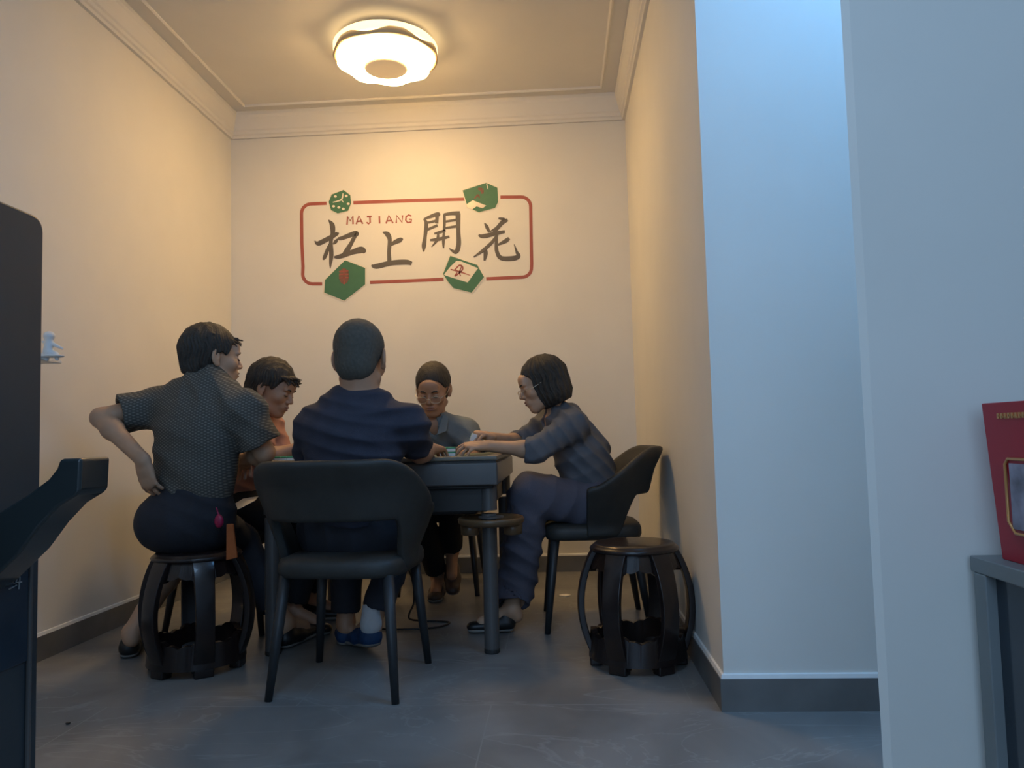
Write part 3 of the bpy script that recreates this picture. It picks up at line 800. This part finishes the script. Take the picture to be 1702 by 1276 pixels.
def glasses(c, R, s, parent, base, drop=0.):
    def T(x, y, z): return np.array(c)+s*(R@np.array([x, y, z]))
    g = MB(); y = .116; z0 = -.004-drop
    for sx in (-1, 1):
        ring = [T(sx*.033+.024*math.copysign(abs(math.cos(a))**.7, math.cos(a)), y-.006*abs(math.cos(a))*(1 if math.cos(a)*sx > 0 else 0), z0+.0155*math.copysign(abs(math.sin(a))**.7, math.sin(a))) for a in np.linspace(0, 2*math.pi, 25)[:-1]]
        g.tube(ring, .0013*s, 6, closed=True)
    g.tube([T(-.010, y, z0+.004), T(0, y+.003, z0+.007), T(.010, y, z0+.004)], .0013*s, 6)
    fr_ = g.build('glasses', M['wire'], parent, base, smooth=True)
    for sx in (-1, 1): MB().tube([T(sx*.057, y-.008, z0+.006), T(sx*.076, .06, z0+.008), T(sx*.083, .0, .012), T(sx*.083, -.018, -.002)], .0012*s, 6).build('temple_arm', M['wire'], fr_, base, smooth=True)
def arm_prims(sh, el, wr, s=1.): return [cone(sh, el, .050*s, .038*s, .03), cone(el, wr, .040*s, .0265*s, .012), ell(np.array(el)*.72+np.array(wr)*.28, (.041*s,)*3, None, .02)]
def leg_prims(hip, kn, an, s=1.): return [cone(hip, kn, .082*s, .058*s, .04), cone(kn, an, .056*s, .036*s, .02), cone(np.array(kn)*.72+np.array(an)*.28, np.array(kn)*.6+np.array(an)*.4, .055*s, .052*s, .03)]
def foot_prims(an, toe): 
    d = nrm(np.array(toe)-np.array(an)); return [cone(an, np.array(an)+(np.array(toe)-np.array(an))*.8, .034, .030, .02), cone(an, np.array(an)-d*.02+V3(0, 0, -.03), .034, .032, .02)]
def torso_prims(pel, chest, neck, shL, shR, fwd, s=1., w=1., g=0.):
    mid = (np.array(pel)+np.array(chest))/2
    return [cone(pel, mid, (.150*w+g)*s, (.138*w+g)*s, .05, n=fwd, flat=.74), cone(mid, chest, (.138*w+g)*s, (.158+g)*s, .05, n=fwd, flat=.70),
            cone(chest, np.array(chest)*.35+np.array(neck)*.65, (.158+g)*s, (.105+g)*s, .06, n=fwd, flat=.70),
            cone(shL, shR, (.052+g)*s, (.052+g)*s, .06), cone(neck, np.array(shL)*.8+np.array(neck)*.2, (.052+g)*s, (.046+g)*s, .05), cone(neck, np.array(shR)*.8+np.array(neck)*.2, (.052+g)*s, (.046+g)*s, .05)]

def person(label, J, skin, hairp, hairmat, clothes):
    """J: joint dictionary. Body = one mesh (fine grids over head and hands), clothes/hair children."""
    base = (J['pel'][0], J['pel'][1], 0)
    s = J.get('s', 1.); hs = J.get('hs', 1.)
    R = frame(J['hf'], J.get('hu', (0, 0, 1)))
    hp = head_prims(J['head'], R, hs, J.get('fem', False))
    hb = np.array(J['head'])+hs*(R@V3(0, -.028, -.050))
    body = torso_prims(J['pel'], J['chest'], J['neck'], J['shL'], J['shR'], J['fwd'], s, J.get('w', 1.))
    body += [cone(J['neck'], hb, .056*s*J.get('nk', 1), .054*s*J.get('nk', 1), .025)]
    for q in 'LR':
        body += arm_prims(J['sh'+q], J['el'+q], J['wr'+q], J.get('as', 1.)*s)
        body += leg_prims(J['hip'+q], J['kn'+q], J['an'+q], s) + foot_prims(J['an'+q], J['toe'+q])
    hands = []
    for q in 'LR':
        if 'hand'+q in J: hands.append(hand_prims(J['wr'+q], **J['hand'+q]))
    allp = body+hp+[p for h in hands for p in h]
    boxes = [(*hbox(hp, .008), .0028)]+[(*hbox(h, .006), .0026) for h in hands]
    o = sdf_mesh('person', allp, .007, M[skin], None, base, boxes)
    tag(o, label, 'person')
    if hairp is not None: sdf_mesh('hair', [hairp(J['head'], R, hs)]+tufts(J['head'], R, hs, *J.get('tufts', (0, 0))), .0028, M[hairmat], o, base)
    small_face(J['head'], R, hs, o, base)
    if J.get('glasses'): glasses(J['head'], R, hs, o, base, J.get('gdrop', 0))
    clothes(o, base, J, s, R, hs, allp)
    return o
def lerp(a, b, t): return np.array(a)*(1-t)+np.array(b)*t
def trousers(o, base, J, s, m, g=.016, toL=1., toR=1., flare=0., fold=None, name='trousers', extra=()):
    pr = [cone(J['hipL'], J['hipR'], .105*s+g, .105*s+g, .05, n=J['fwd'], flat=.92), cone(J['pel'], lerp(J['pel'], J['chest'], .32), (.150*J.get('w', 1)+g)*s, (.142*J.get('w', 1)+g)*s, .05, n=J['fwd'], flat=.76, capb=True)]
    for q, to in (('L', toL), ('R', toR)):
        pr.append(cone(J['hip'+q], J['kn'+q], .086*s+g, .062*s+g+flare*.6, .04, capb=False))
        if to > 1: 
            t = to-1; e = lerp(J['kn'+q], J['an'+q], t); pr.append(cone(J['kn'+q], e, .060*s+g+flare*.6, .046*s+g+flare, .03, capb=True))
            pr.append(cone(lerp(J['kn'+q], e, .9), lerp(J['kn'+q], J['an'+q], t+.1), .040*s+g*.6+flare*.8, .040*s+g*.6+flare*.8, .004, sub=True))
    return sdf_mesh(name, pr+list(extra), .0065, M[m], o, base, fold=fold)
def shirt(o, base, J, s, m, g=.014, hem=.02, slL=.6, slR=.6, rs=.016, fold=None, extra=(), collar=True, vneck=0, name='shirt', bell=0., res=.0055, cuffL=0, cuffR=0, colr=.071):
    up = nrm(np.array(J['chest'])-np.array(J['pel'])); w = J.get('w', 1.)
    low = lerp(J['pel'], J['chest'], hem); mid = lerp(J['pel'], J['chest'], .5)
    pr = [cone(low, mid, (.150*w+g*1.5+bell)*s, (.140*w+g*1.3)*s, .05, n=J['fwd'], flat=.77, capa=True)]
    pr += torso_prims(mid, J['chest'], J['neck'], J['shL'], J['shR'], J['fwd'], s, w, g)
    sub = []
    for q, t in (('L', slL), ('R', slR)):
        a, b, c = np.array(J['sh'+q]), np.array(J['el'+q]), np.array(J['wr'+q])
        if t <= 1:
            e = lerp(a, b, t); pr.append(cone(a, e, .056*s+g, .050*s+rs, .035, capb=True)); sub.append(cone(lerp(a, b, t*.86), lerp(a, b, t*1.08), .044*s+rs*.55, .045*s+rs*.62, .003, sub=True))
        else:
            e = lerp(b, c, t-1); pr.append(cone(a, b, .056*s+g, .046*s+rs, .035)); pr.append(cone(b, e, .048*s+rs, .042*s+rs, .02, capb=True))
            if cuffL: pr.append(cone(lerp(b, c, t-1.16), e, .049*s+rs, .049*s+rs, .004, capa=True, capb=True))
            sub.append(cone(lerp(b, c, t-1.08), lerp(b, c, t-.9), .036*s+rs*.4, .036*s+rs*.5, .003, sub=True))
    hb = np.array(J['head'])+J.get('hs', 1)*(R_of(J)@V3(0, -.028, -.050)); nd = nrm(hb-np.array(J['neck']))
    if vneck:
        f = nrm(J['fwd']); sub.append(cone(np.array(J['neck'])+f*.055+nd*.03, np.array(J['neck'])+f*.125-up*vneck, .050, .010, .004, sub=True))
    allq = pr+sub+list(extra)
    oo = sdf_mesh(name, allq, res, M[m], o, base, fold=fold)
    if collar:
        a = np.array(J['neck'])-nd*.005; b = np.array(J['neck'])+nd*J.get('colh', .038)
        cp = [cone(a, b, colr+.010, colr, .004, capb=True), cone(a-nd*.02, b+nd*.03, colr-.012, colr-.007, .002, sub=True)]
        if vneck: cp.append(cone(np.array(J['neck'])+nrm(J['fwd'])*.05-nd*.05, np.array(J['neck'])+nrm(J['fwd'])*.10+nd*.05, .024, .036, .004, sub=True))
        sdf_mesh('collar', cp, .003, M[m], oo, base)
    return oo
def R_of(J): return frame(J['hf'], J.get('hu', (0, 0, 1)))

# ---- man in the middle, back to the camera
def c_navy(o, base, J, s, R, hs, body):
    trousers(o, base, J, s, 'navyp', .016, 2-.12, 2-.12, fold=folds(.004, .07, [(1, .2, .3), (.2, 1, .4)], 3))
    shirt(o, base, J, s, 'navy', .014, .02, .74, .74, .010, fold=folds(.006, .05, [(.12, 0, 1), (-.15, .1, 1), (.05, 0, 1)], 5), collar=False)
    for q in 'LR':
        if q == 'R':
            shoe('shoe', (-.775, 3.17, .03), (-.93, 3.36, .0), 'shoen', o, base, 1.15)
            sdf_mesh('sock', [ell((-.800, 3.20, .115), (.044, .046, .050)), cone((-.800, 3.20, .12), (-.80, 3.22, .19), .040, .041, .01, capb=True)], .004, M['sock'], o, base)
        else:
            shoe('shoe', (-.935, 3.30, .0), (-1.0, 3.54, .0), 'shoen', o, base, 1.02)
J = dict(s=1.03, hs=1.16, nk=1.22, pel=V3(-.775, 2.86, .57), chest=V3(-.765, 2.83, .90), neck=P(601, 680, 2.83), head=P(599, 597, 2.84), hf=(.03, 1, -.10), fwd=V3(0, 1, 0),
         shL=P(523, 711, 2.86), shR=P(680, 707, 2.86), elL=P(508, 775, 2.98), elR=P(698, 753, 3.03), wrL=P(540, 755, 3.22), wrR=P(716, 746, 3.20),
         hipL=V3(-.87, 2.88, .55), hipR=V3(-.68, 2.88, .55), knL=V3(-.93, 3.32, .53), knR=V3(-.66, 3.32, .53), anL=V3(-.945, 3.34, .09), anR=V3(-.80, 3.22, .12),
         toeL=V3(-.99, 3.50, .03), toeR=V3(-.90, 3.33, .04),
         handL=dict(d=(.2, 1, .1), n=(0, -.1, 1), side=-1*-1, curl=(.35, .4, .4, .45)), handR=dict(d=nrm(P(731, 748, 3.32)-P(716, 746, 3.20)), n=(-.1, -.2, 1), side=-1, curl=(.25, .3, .4, .5)))
person('man in navy t-shirt seated with his back to the camera, short cropped hair', J, 'skin', lambda c, R, s: short_hair(c, R, s, .0035, 0, .07, -.082, .0006), 'crop', c_navy)

# ---- man on the left stool, hand on hip
def c_check(o, base, J, s, R, hs, body):
    trousers(o, base, J, s, 'navyp', .020, 1, 1.8, fold=folds(.004, .08, [(.3, .2, 1), (1, .2, .4)], 7), name='trousers',
             extra=[ell(P(292, 868, 2.99), (.160, .12, .125), None, .04)])
    shirt(o, base, J, s, 'check', .018, -.02, .66, .80, .030, fold=folds(.009, .08, [(.6, .1, .7), (.9, 0, -.3), (.3, 0, 1)], 9), bell=-.022)
    shoe('sandal', V3(-1.80, 3.14, 0), V3(-1.90, 3.38, 0), 'shoeb', o, base, .98)
    shoe('sandal', V3(-1.20, 3.26, 0), V3(-1.14, 3.50, 0), 'shoeb', o, base, .98)
    p0 = P(364, 866, 2.90); k = sdf_mesh('key_fob', [ell(p0, (.018, .012, .026), None, .01), cone(p0+V3(0, 0, .02), p0+V3(-.01, 0, .05), .004, .004, .004)], .004, M['redp'], o, base)
    p1 = P(381, 884, 2.93); mb = MB(); mb.prism([p1+V3(-.012, 0, .03), p1+V3(.014, 0, .03), p1+V3(.026, .01, -.10), p1+V3(-.018, .01, -.11)], (0, .012, 0)); mb.build('hanging_cloth', M['orange'], o, base, bevel=.003)
J = dict(colh=.062, s=1.04, hs=1.06, w=.97, tufts=(45, 3, .9), nk=1.05, pel=V3(-1.485, 3.05, .60), chest=P(330, 712, 3.07), neck=P(347, 640, 3.07), head=P(353, 596, 3.10), hf=(.74, .67, -.02), hu=(0, 0, 1), fwd=nrm((.35, .94, -.1)),
         shL=P(262, 676, 3.12), shR=P(405, 682, 3.02), elL=P(168, 694, 3.0), elR=P(440, 752, 3.06), wrL=P(238, 765, 2.90), wrR=P(399, 765, 3.24),
         hipL=V3(-1.555, 3.07, .57), hipR=V3(-1.445, 3.04, .57), knL=P(310, 905, 3.40), knR=P(395, 900, 3.38), anL=V3(-1.80, 3.17, .10), anR=V3(-1.20, 3.30, .10),
         toeL=V3(-1.87, 3.33, .04), toeR=V3(-1.15, 3.46, .04),
         handL=dict(d=nrm(P(246, 800, 2.915)-P(238, 765, 2.90)), n=(-.35, -1, 0), side=1, curl=(.35, .3, .25, .3), thumb=(.5, .2)), handR=dict(d=(-.3, 1, -.3), n=(0, .3, 1), side=-1))
person('man in dark checked shirt and navy trousers sitting on a drum stool, hand on hip', J, 'skin2', lambda c, R, s: short_hair(c, R, s, .014, .004, .060, -.064, .0028, 0, .020), 'hair', c_check)

# ---- man in salmon shirt, left side of the table, profile
def c_pink(o, base, J, s, R, hs, body):
    trousers(o, base, J, s, 'blackp', .016, 2-.1, 2-.1)
    shirt(o, base, J, s, 'pink', .014, .02, .75, .75, .020, fold=folds(.005, .06, [(.3, .2, 1), (1, 0, .4)], 11), colr=.064)
    shoe('shoe', V3(-1.30, 3.52, 0), V3(-1.06, 3.50, 0), 'shoeb', o, base); shoe('shoe', V3(-1.32, 3.78, 0), V3(-1.08, 3.80, 0), 'shoeb', o, base)
J = dict(s=1., hs=1.04, tufts=(230, 5, 1.2), pel=V3(-1.56, 3.70, .57), chest=P(405, 745, 3.68), neck=P(424, 692, 3.66), head=P(452, 648, 3.62), hf=(.96, -.10, -.34), hu=(.3, 0, 1), fwd=nrm((1, 0, -.45)),
         shL=P(428, 716, 3.86), shR=P(424, 722, 3.50), elL=P(470, 765, 3.86), elR=P(436, 762, 3.42), wrL=P(540, 752, 3.80), wrR=P(500, 744, 3.50),
         hipL=V3(-1.55, 3.80, .55), hipR=V3(-1.55, 3.62, .55), knL=V3(-1.14, 3.82, .53), knR=V3(-1.14, 3.56, .53), anL=V3(-1.27, 3.80, .10), anR=V3(-1.25, 3.53, .10),
         toeL=V3(-1.12, 3.80, .04), toeR=V3(-1.10, 3.51, .04), handL=dict(d=(1, -.1, 0), n=(0, 0, 1), side=1), handR=dict(d=(1, .1, 0), n=(0, 0, 1), side=-1))
J['shL'] = np.array(J['neck'])+V3(.0, .18, -.05); J['shR'] = np.array(J['neck'])+V3(.0, -.17, -.05)
person('man in salmon shirt with messy black hair, in profile left of the table', J, 'skin', lambda c, R, s: short_hair(c, R, s, .019, .008, .066, -.070, .0034, 0, .018), 'hair', c_pink)

# ---- man in the polo shirt facing the camera
def c_polo(o, base, J, s, R, hs, body):
    trousers(o, base, J, s, 'blackp', .014, 2-.1, 2-.1)
    sh = shirt(o, base, J, s, 'polo', .014, .02, .85, .85, .020, fold=folds(.005, .075, [(.5, .2, 1), (1, 0, .5), (-.6, 0, 1)], 13), colr=.068, vneck=.10)
    # open collar leaves
    n = np.array(J['neck']); 
    for sx in (-1, 1):
        pts = [n+V3(sx*.056, -.040, .042), n+V3(sx*.086, -.055, .020), n+V3(sx*.080, -.112, -.050), n+V3(sx*.030, -.118, -.068), n+V3(sx*.044, -.085, -.010)]
        MB().prism(pts, (0, -.007, .003)).build('collar_leaf', M['polo'], sh, base, bevel=.002)
    shoe('shoe', V3(-.70, 4.36, 0), V3(-.69, 4.12, 0), 'shoebr', o, base)
    shoe('shoe', V3(-.625, 4.36, .14), V3(-.60, 4.20, .02), 'shoebr', o, base)
J = dict(s=.98, hs=1.07, glasses=True, gdrop=.006, pel=V3(-.69, 4.50, .57), chest=P(722, 758, 4.16), neck=P(722, 702, 4.02), head=P(720, 648, 3.96), hf=(-.06, -1, -.42), hu=(0, -.3, 1), fwd=nrm((0, -1, -.4)),
         elL=P(790, 762, 3.98), elR=P(655, 765, 3.98), wrL=P(765, 756, 3.80), wrR=P(690, 757, 3.80),
         hipL=V3(-.60, 4.48, .55), hipR=V3(-.78, 4.48, .55), knL=V3(-.58, 4.08, .55), knR=V3(-.76, 4.06, .54), anL=V3(-.62, 4.33, .24), anR=V3(-.70, 4.32, .10),
         toeL=V3(-.605, 4.20, .10), toeR=V3(-.69, 4.16, .04), handL=dict(d=(-.6, -1, 0), n=(0, 0, 1), side=1), handR=dict(d=(.6, -1, 0), n=(0, 0, 1), side=-1))
J['shL'] = np.array(J['neck'])+V3(.165, .02, -.055); J['shR'] = np.array(J['neck'])+V3(-.165, .02, -.055)
person('man in pale blue polo shirt and glasses sitting behind the table, looking down', J, 'skin', lambda c, R, s: short_hair(c, R, s, .010, .002, .070, -.070, .0010, 0, .030), 'hair', c_polo)

# ---- woman on the right
def c_woman(o, base, J, s, R, hs, body):
    fl = folds(.009, .08, [(.5, .3, 1), (1, .2, -.4), (.2, .2, 1)], 17)
    trousers(o, base, J, s, 'wpants', .020, 2-.06, 2-.06, flare=.018, fold=fl, extra=[cone(J['hipL'], lerp(J['hipL'], J['knL'], .8)+V3(0, 0, -.03), .085, .070, .04)])
    shirt(o, base, J, s, 'blouse', .015, .02, 1.22, 1.22, .012, fold=folds(.010, .055, [(.7, .2, .6), (.3, .1, 1), (-.6, 0, .8)], 19), colr=.066, vneck=.06, cuffL=1, cuffR=1, bell=.012)
    shoe('shoe', V3(-.225, 3.62, .05), V3(-.33, 3.58, .0), 'shoeb', o, base, .8)
    shoe('shoe', V3(-.23, 3.52, .0), V3(-.44, 3.51, .0), 'shoeb', o, base, .85)
J = dict(s=.95, hs=1.02, fem=True, glasses=True, gdrop=.008, nk=.88, w=.98, pel=V3(.16, 3.70, .57), chest=P(965, 752, 3.68), neck=P(934, 694, 3.66), head=P(901, 640, 3.62), hf=(-1, -.16, -.30), hu=(-.25, 0, 1), fwd=nrm((-1, 0, -.35)),
         elL=P(893, 748, 3.42), elR=P(866, 735, 3.84), wrL=P(812, 741, 3.44), wrR=P(818, 727, 3.66),
         hipL=V3(.14, 3.60, .55), hipR=V3(.14, 3.80, .55), knL=P(884, 818, 3.52), knR=P(874, 832, 3.78), anL=V3(-.225, 3.60, .13), anR=V3(-.24, 3.53, .09),
         toeL=V3(-.31, 3.58, .04), toeR=V3(-.40, 3.51, .03),
         handL=dict(s=.95, d=nrm(P(770, 741, 3.40)-P(812, 741, 3.44)+V3(0, 0, .0)), n=(.1, -.35, 1), side=1, curl=(.30, .38, .45, .5), spread=.16, thumb=(.7, .5)),
         handR=dict(s=.95, d=nrm(P(785, 717, 3.56)-P(818, 727, 3.66)), n=(.1, -.2, 1), side=-1, curl=(.55, .7, .8, .9), thumb=(.6, .7)))
J['shL'] = P(952, 706, 3.50); J['shR'] = P(912, 704, 3.83)
person('woman with bobbed hair and glasses in grey blue blouse reaching over the table', J, 'skin2', bob_hair, 'hair', c_woman)

# ------------------------------------------------------------------ game tiles
ZT = TZ-.004
def make_tile(label, group):
    t = MB(); t.box((0, 0, .0065), (.026, .036, .013), mi=0); t.box((0, 0, .0165), (.026, .036, .007), mi=1)
    o = t.build('game_tile', [M['white'], M['green']], bevel=.002); tag(o, label, 'game tile', group); return o
t0 = make_tile('white and green game tile in the two-layer stack between the players hands', 'game tiles stacked on the table')
sx0 = P(744, 746, 3.42)[0]; first = True
for ly in range(2):
    for iy in range(3):
        for ix in range(2):
            t = t0 if first else t0.copy()
            if not first: COL.objects.link(t)
            first = False
            t.rotation_euler = (0, 0, math.pi/2); t.location = (sx0-.0185+.037*ix, 3.40+.027*iy, ZT+.0201*ly)
q0 = t0.copy(); COL.objects.link(q0); q0['label'] = 'white and green game tile in the low row beside the salmon shirted man'; q0['group'] = 'game tiles in the low row'
ql = P(462, 758, 3.28)
for i in range(8):
    t = q0 if i == 0 else q0.copy()
    if i: COL.objects.link(t)
    t.rotation_euler = (0, 0, 0); t.location = (ql[0]-.02+.027*i, 3.27, ZT)
th = t0.copy(); COL.objects.link(th); hp_ = P(787, 723, 3.56); th.location = tuple(hp_-V3(0, 0, .012)); th.rotation_euler = (-1.45, .35, .3); del th['group']
th['label'] = 'white game tile pinched in the fingers of the woman'

# ------------------------------------------------------------------ paper, cable, scraps
pts = [P(370, 850, 3.30), P(404, 829, 3.36), P(430, 825, 3.40), P(424, 832, 3.30), P(397, 846, 3.26)]
pp = MB().prism(pts, (0, 0, .0015)).build('paper_sheet', M['paper'], base=pts[0]); tag(pp, 'white paper sheet lying on the black trousers beside the checked shirt', 'paper')
cp = [P(676, 940, 3.62), P(686, 965, 3.64), P(688, 1000, 3.66), P(680, 1020, 3.62)]
f1 = V3(cp[-1][0]+.02, 3.66, .006)
cpts = smoothline([cp[0], cp[1], cp[2], cp[3], f1+V3(-.02, 0, .02), f1+V3(.05, .05, 0), f1+V3(.16, .02, 0), f1+V3(.10, -.08, 0), f1+V3(-.1, -.1, 0), f1+V3(-.25, -.02, 0)], 6)
for p in cpts: p[2] = max(p[2], .005)
cb_ = MB().tube(cpts, .0045, 8).build('power_cable', M['cable'], base=cpts[-1], smooth=True); tag(cb_, 'black cable drooping under the table and coiling on the floor', 'cable')
def Fl(px, py, z=0):
    d = ray(px, py); return CO+d*((z-CH)/d[2])
def scrap(name, px, py, sx, sy, m, label, cat):
    c = Fl(px, py); random.seed(px); n = 9
    po = [c+V3(sx*math.cos(2*math.pi*i/n)*random.uniform(.7, 1.1), sy*math.sin(2*math.pi*i/n)*random.uniform(.7, 1.1), .001) for i in range(n)]
    o = MB().prism(po, (0, 0, .004)).build(name, m, base=c); tag(o, label, cat)
scrap('paper_scrap', 940, 990, .036, .03, M['paper'], 'small pale scrap of tissue on the floor behind the woman chair legs', 'litter')
scrap('leaf_scrap', 875, 975, .02, .018, M['shoebr'], 'small dark flat scrap on the floor near the back wall', 'litter')
scrap('floor_crumb', 113, 1203, .008, .007, M['shoeb'], 'tiny dark crumb on the bare floor at lower left', 'litter')

# ------------------------------------------------------------------ shelf and figurine on the left wall
tip = P(103, 599, 2.98); zs = tip[2]
sh_ = MB().box(((XL+tip[0])/2, 2.80, zs-.006), (tip[0]-XL, .36, .012)).build('wall_shelf', M['white'], base=(XL, 2.80, zs-.006), bevel=.002)
tag(sh_, 'small white shelf on the left wall beside the tall dark cabinet', 'shelf')
bs = P(86, 596, 2.86); bs[2] = zs
def fp(px, py, Y=2.86): return P(px, py, Y)
g = fp(84, 570); 
pr = [ell(fp(82, 558), (.021, .020, .018), None, .004), cone(fp(82, 566), fp(80, 584), .015, .018, .008), cone(fp(85, 570), fp(95, 575), .009, .006, .005), cone(fp(95, 575), fp(104, 579), .0065, .005, .004),
      cone(fp(78, 572), fp(72, 568), .008, .006, .004), cone(fp(82, 584), fp(93, 589), .014, .010, .006), cone(fp(93, 589), fp(95, 597), .010, .007, .005),
      cone(fp(78, 586), fp(70, 592), .012, .010, .006), cone(fp(70, 592), fp(78, 597), .009, .008, .004), ell(bs+V3(0, 0, .004), (.05, .03, .006), None, .004)]
fg = sdf_mesh('figurine', pr, .003, M['white'], None, bs); tag(fg, 'small white crouching figurine standing on the wall shelf', 'figurine')

# ------------------------------------------------------------------ tall dark cabinet at the left edge
XC = -1.045
yt = PXw(69, 700, XC)[1]; zt = PXw(30, 341, XC)[2]
cbase = (XC-.22, yt-.5, 0)
cab = empty('tall_cabinet', cbase); tag(cab, 'tall dark cabinet with rounded top corner and glossy ledge at the left edge', 'cabinet')
prof_ = [(yt-1.0, 0), (yt, 0), (yt, zt-.035)]+[(yt-.03+.03*math.cos(a), zt-.035+.03*math.sin(a)) for a in np.linspace(.3, math.pi/2, 5)]+[(yt-1.0, zt)]
MB().prism([(XC, y, z) for y, z in prof_], (-.44, 0, 0)).build('body', M['cabblack'], cab, cbase, bevel=.006)
ol = [(98, 764), (104, 762), (135, 761), (132, 817), (124, 825), (96, 842), (64, 876), (30, 922), (-50, 1000), (-50, 884), (0, 850), (45, 822), (80, 796), (93, 779)]
lg_ = MB().prism([P(x, y, 1.33) for x, y in ol], (0, .09, 0)).build('ledge', M['gloss'], cab, cbase, bevel=.006, seg=3)
def pan(y0, y1, z0, z1, d, name, m, par=cab): return MB().box((XC+d/2, (y0+y1)/2, (z0+z1)/2), (d, y1-y0, z1-z0)).build(name, m, par, cbase, bevel=.002)
yv = PXw(44, 1000, XC)[1]; zb_ = PXw(20, 1108, XC)[2]; zu_ = PXw(20, 860, XC)[2]
pan(yt-.9, yv, zb_, zu_, .004, 'glass_panel', M['dglass'])
pan(yv, yv+.008, .02, zu_, .008, 'edge_strip', M['slate'])
mk = MB()
for s_ in ([(14, 960), (28, 956), (18, 966), (28, 972), (15, 979)], [(30, 956), (26, 968), (36, 967)], [(33, 958), (31, 979)]):
    mk.tube([PXw(x, y, XC+.006) for x, y in s_], .0014, 6)
mk.build('white_mark', M['greyframe'], cab, cbase)

# ------------------------------------------------------------------ cabinet and red gift box at the right edge
XQ = .80
yq = PXw(1629, 1000, XQ)[1]; zq = PXw(1629, 925, XQ)[2]
qb = (XQ+.2, yq-.45, 0)
lc = empty('low_cabinet', qb); tag(lc, 'low dark cabinet with grey frame at the right edge, under the red gift box', 'cabinet')
MB().box((XQ+.225, yq-.45, zq/2-.01), (.43, .89, zq-.02)).build('body', M['dglass'], lc, qb)
fm = .042
MB().box((XQ+.22, yq-.45, zq-.015), (.46, .92, .03)).build('top', M['greyframe'], lc, qb, bevel=.003)
for y in (yq-fm/2, yq-.88): MB().box((XQ+.005, y, zq/2-.015), (.03, fm, zq-.03)).build('frame_post', M['greyframe'], lc, qb, bevel=.003)
MB().box((XQ+.005, yq-.45, .03), (.028, .82, .06)).build('plinth', M['greyframe'], lc, qb, bevel=.003)
XG = .825
yg = PXw(1666, 930, XG)[1]; zg = PXw(1652, 669, XG-.02)[2]
gb = (XG+.03, yg-.11, zq)
gift = empty('gift_box', gb); tag(gift, 'red gift box with gold trim and picture window on the low cabinet', 'box')
lean = .012
def gp(y, z, d=0): return (XG-lean*(z-zq)/.3-d, y, z)
MB().prism([(XG, yg, zq), (XG, yg-.24, zq), (XG-.02, yg-.24, zg), (XG-.02, yg, zg)], (.08, 0, 0)).build('carton', M['boxred'], gift, gb, bevel=.002)
def GX(px, py): return PXw(px, py, XG-.012)
a = GX(1674, 762); b = GX(1678, 884); y1 = min(a[1], b[1])+.004; z1 = a[2]; z0 = b[2]
ring = [(y1, z0+.02), (y1, z1-.01), (y1-.01, z1), (y1-.19, z1), (y1-.2, z1-.01), (y1-.2, z0+.01), (y1-.19, z0), (y1-.02, z0)]
MB().tube([(XG-.0145-.00*0, y, z) for y, z in ring], .0028, 8, closed=True).build('gold_frame', M['gold'], gift, gb, smooth=True)
MB().box((XG-.0125, y1-.10, (z0+z1)/2), (.004, .176, z1-z0-.016)).build('picture_window', M['picture'], gift, gb)
lb_ = MB()
zl = GX(1685, 690)[2]
for i in range(9):
    yy = y1+.002-.011*i; lb_.box((XG-.0195, yy, zl), (.002, .006, .010)); lb_.box((XG-.0195, yy-.003, zl-.002*(i % 3)), (.002, .004, .003))
lb_.build('gold_lettering', M['gold'], gift, gb)
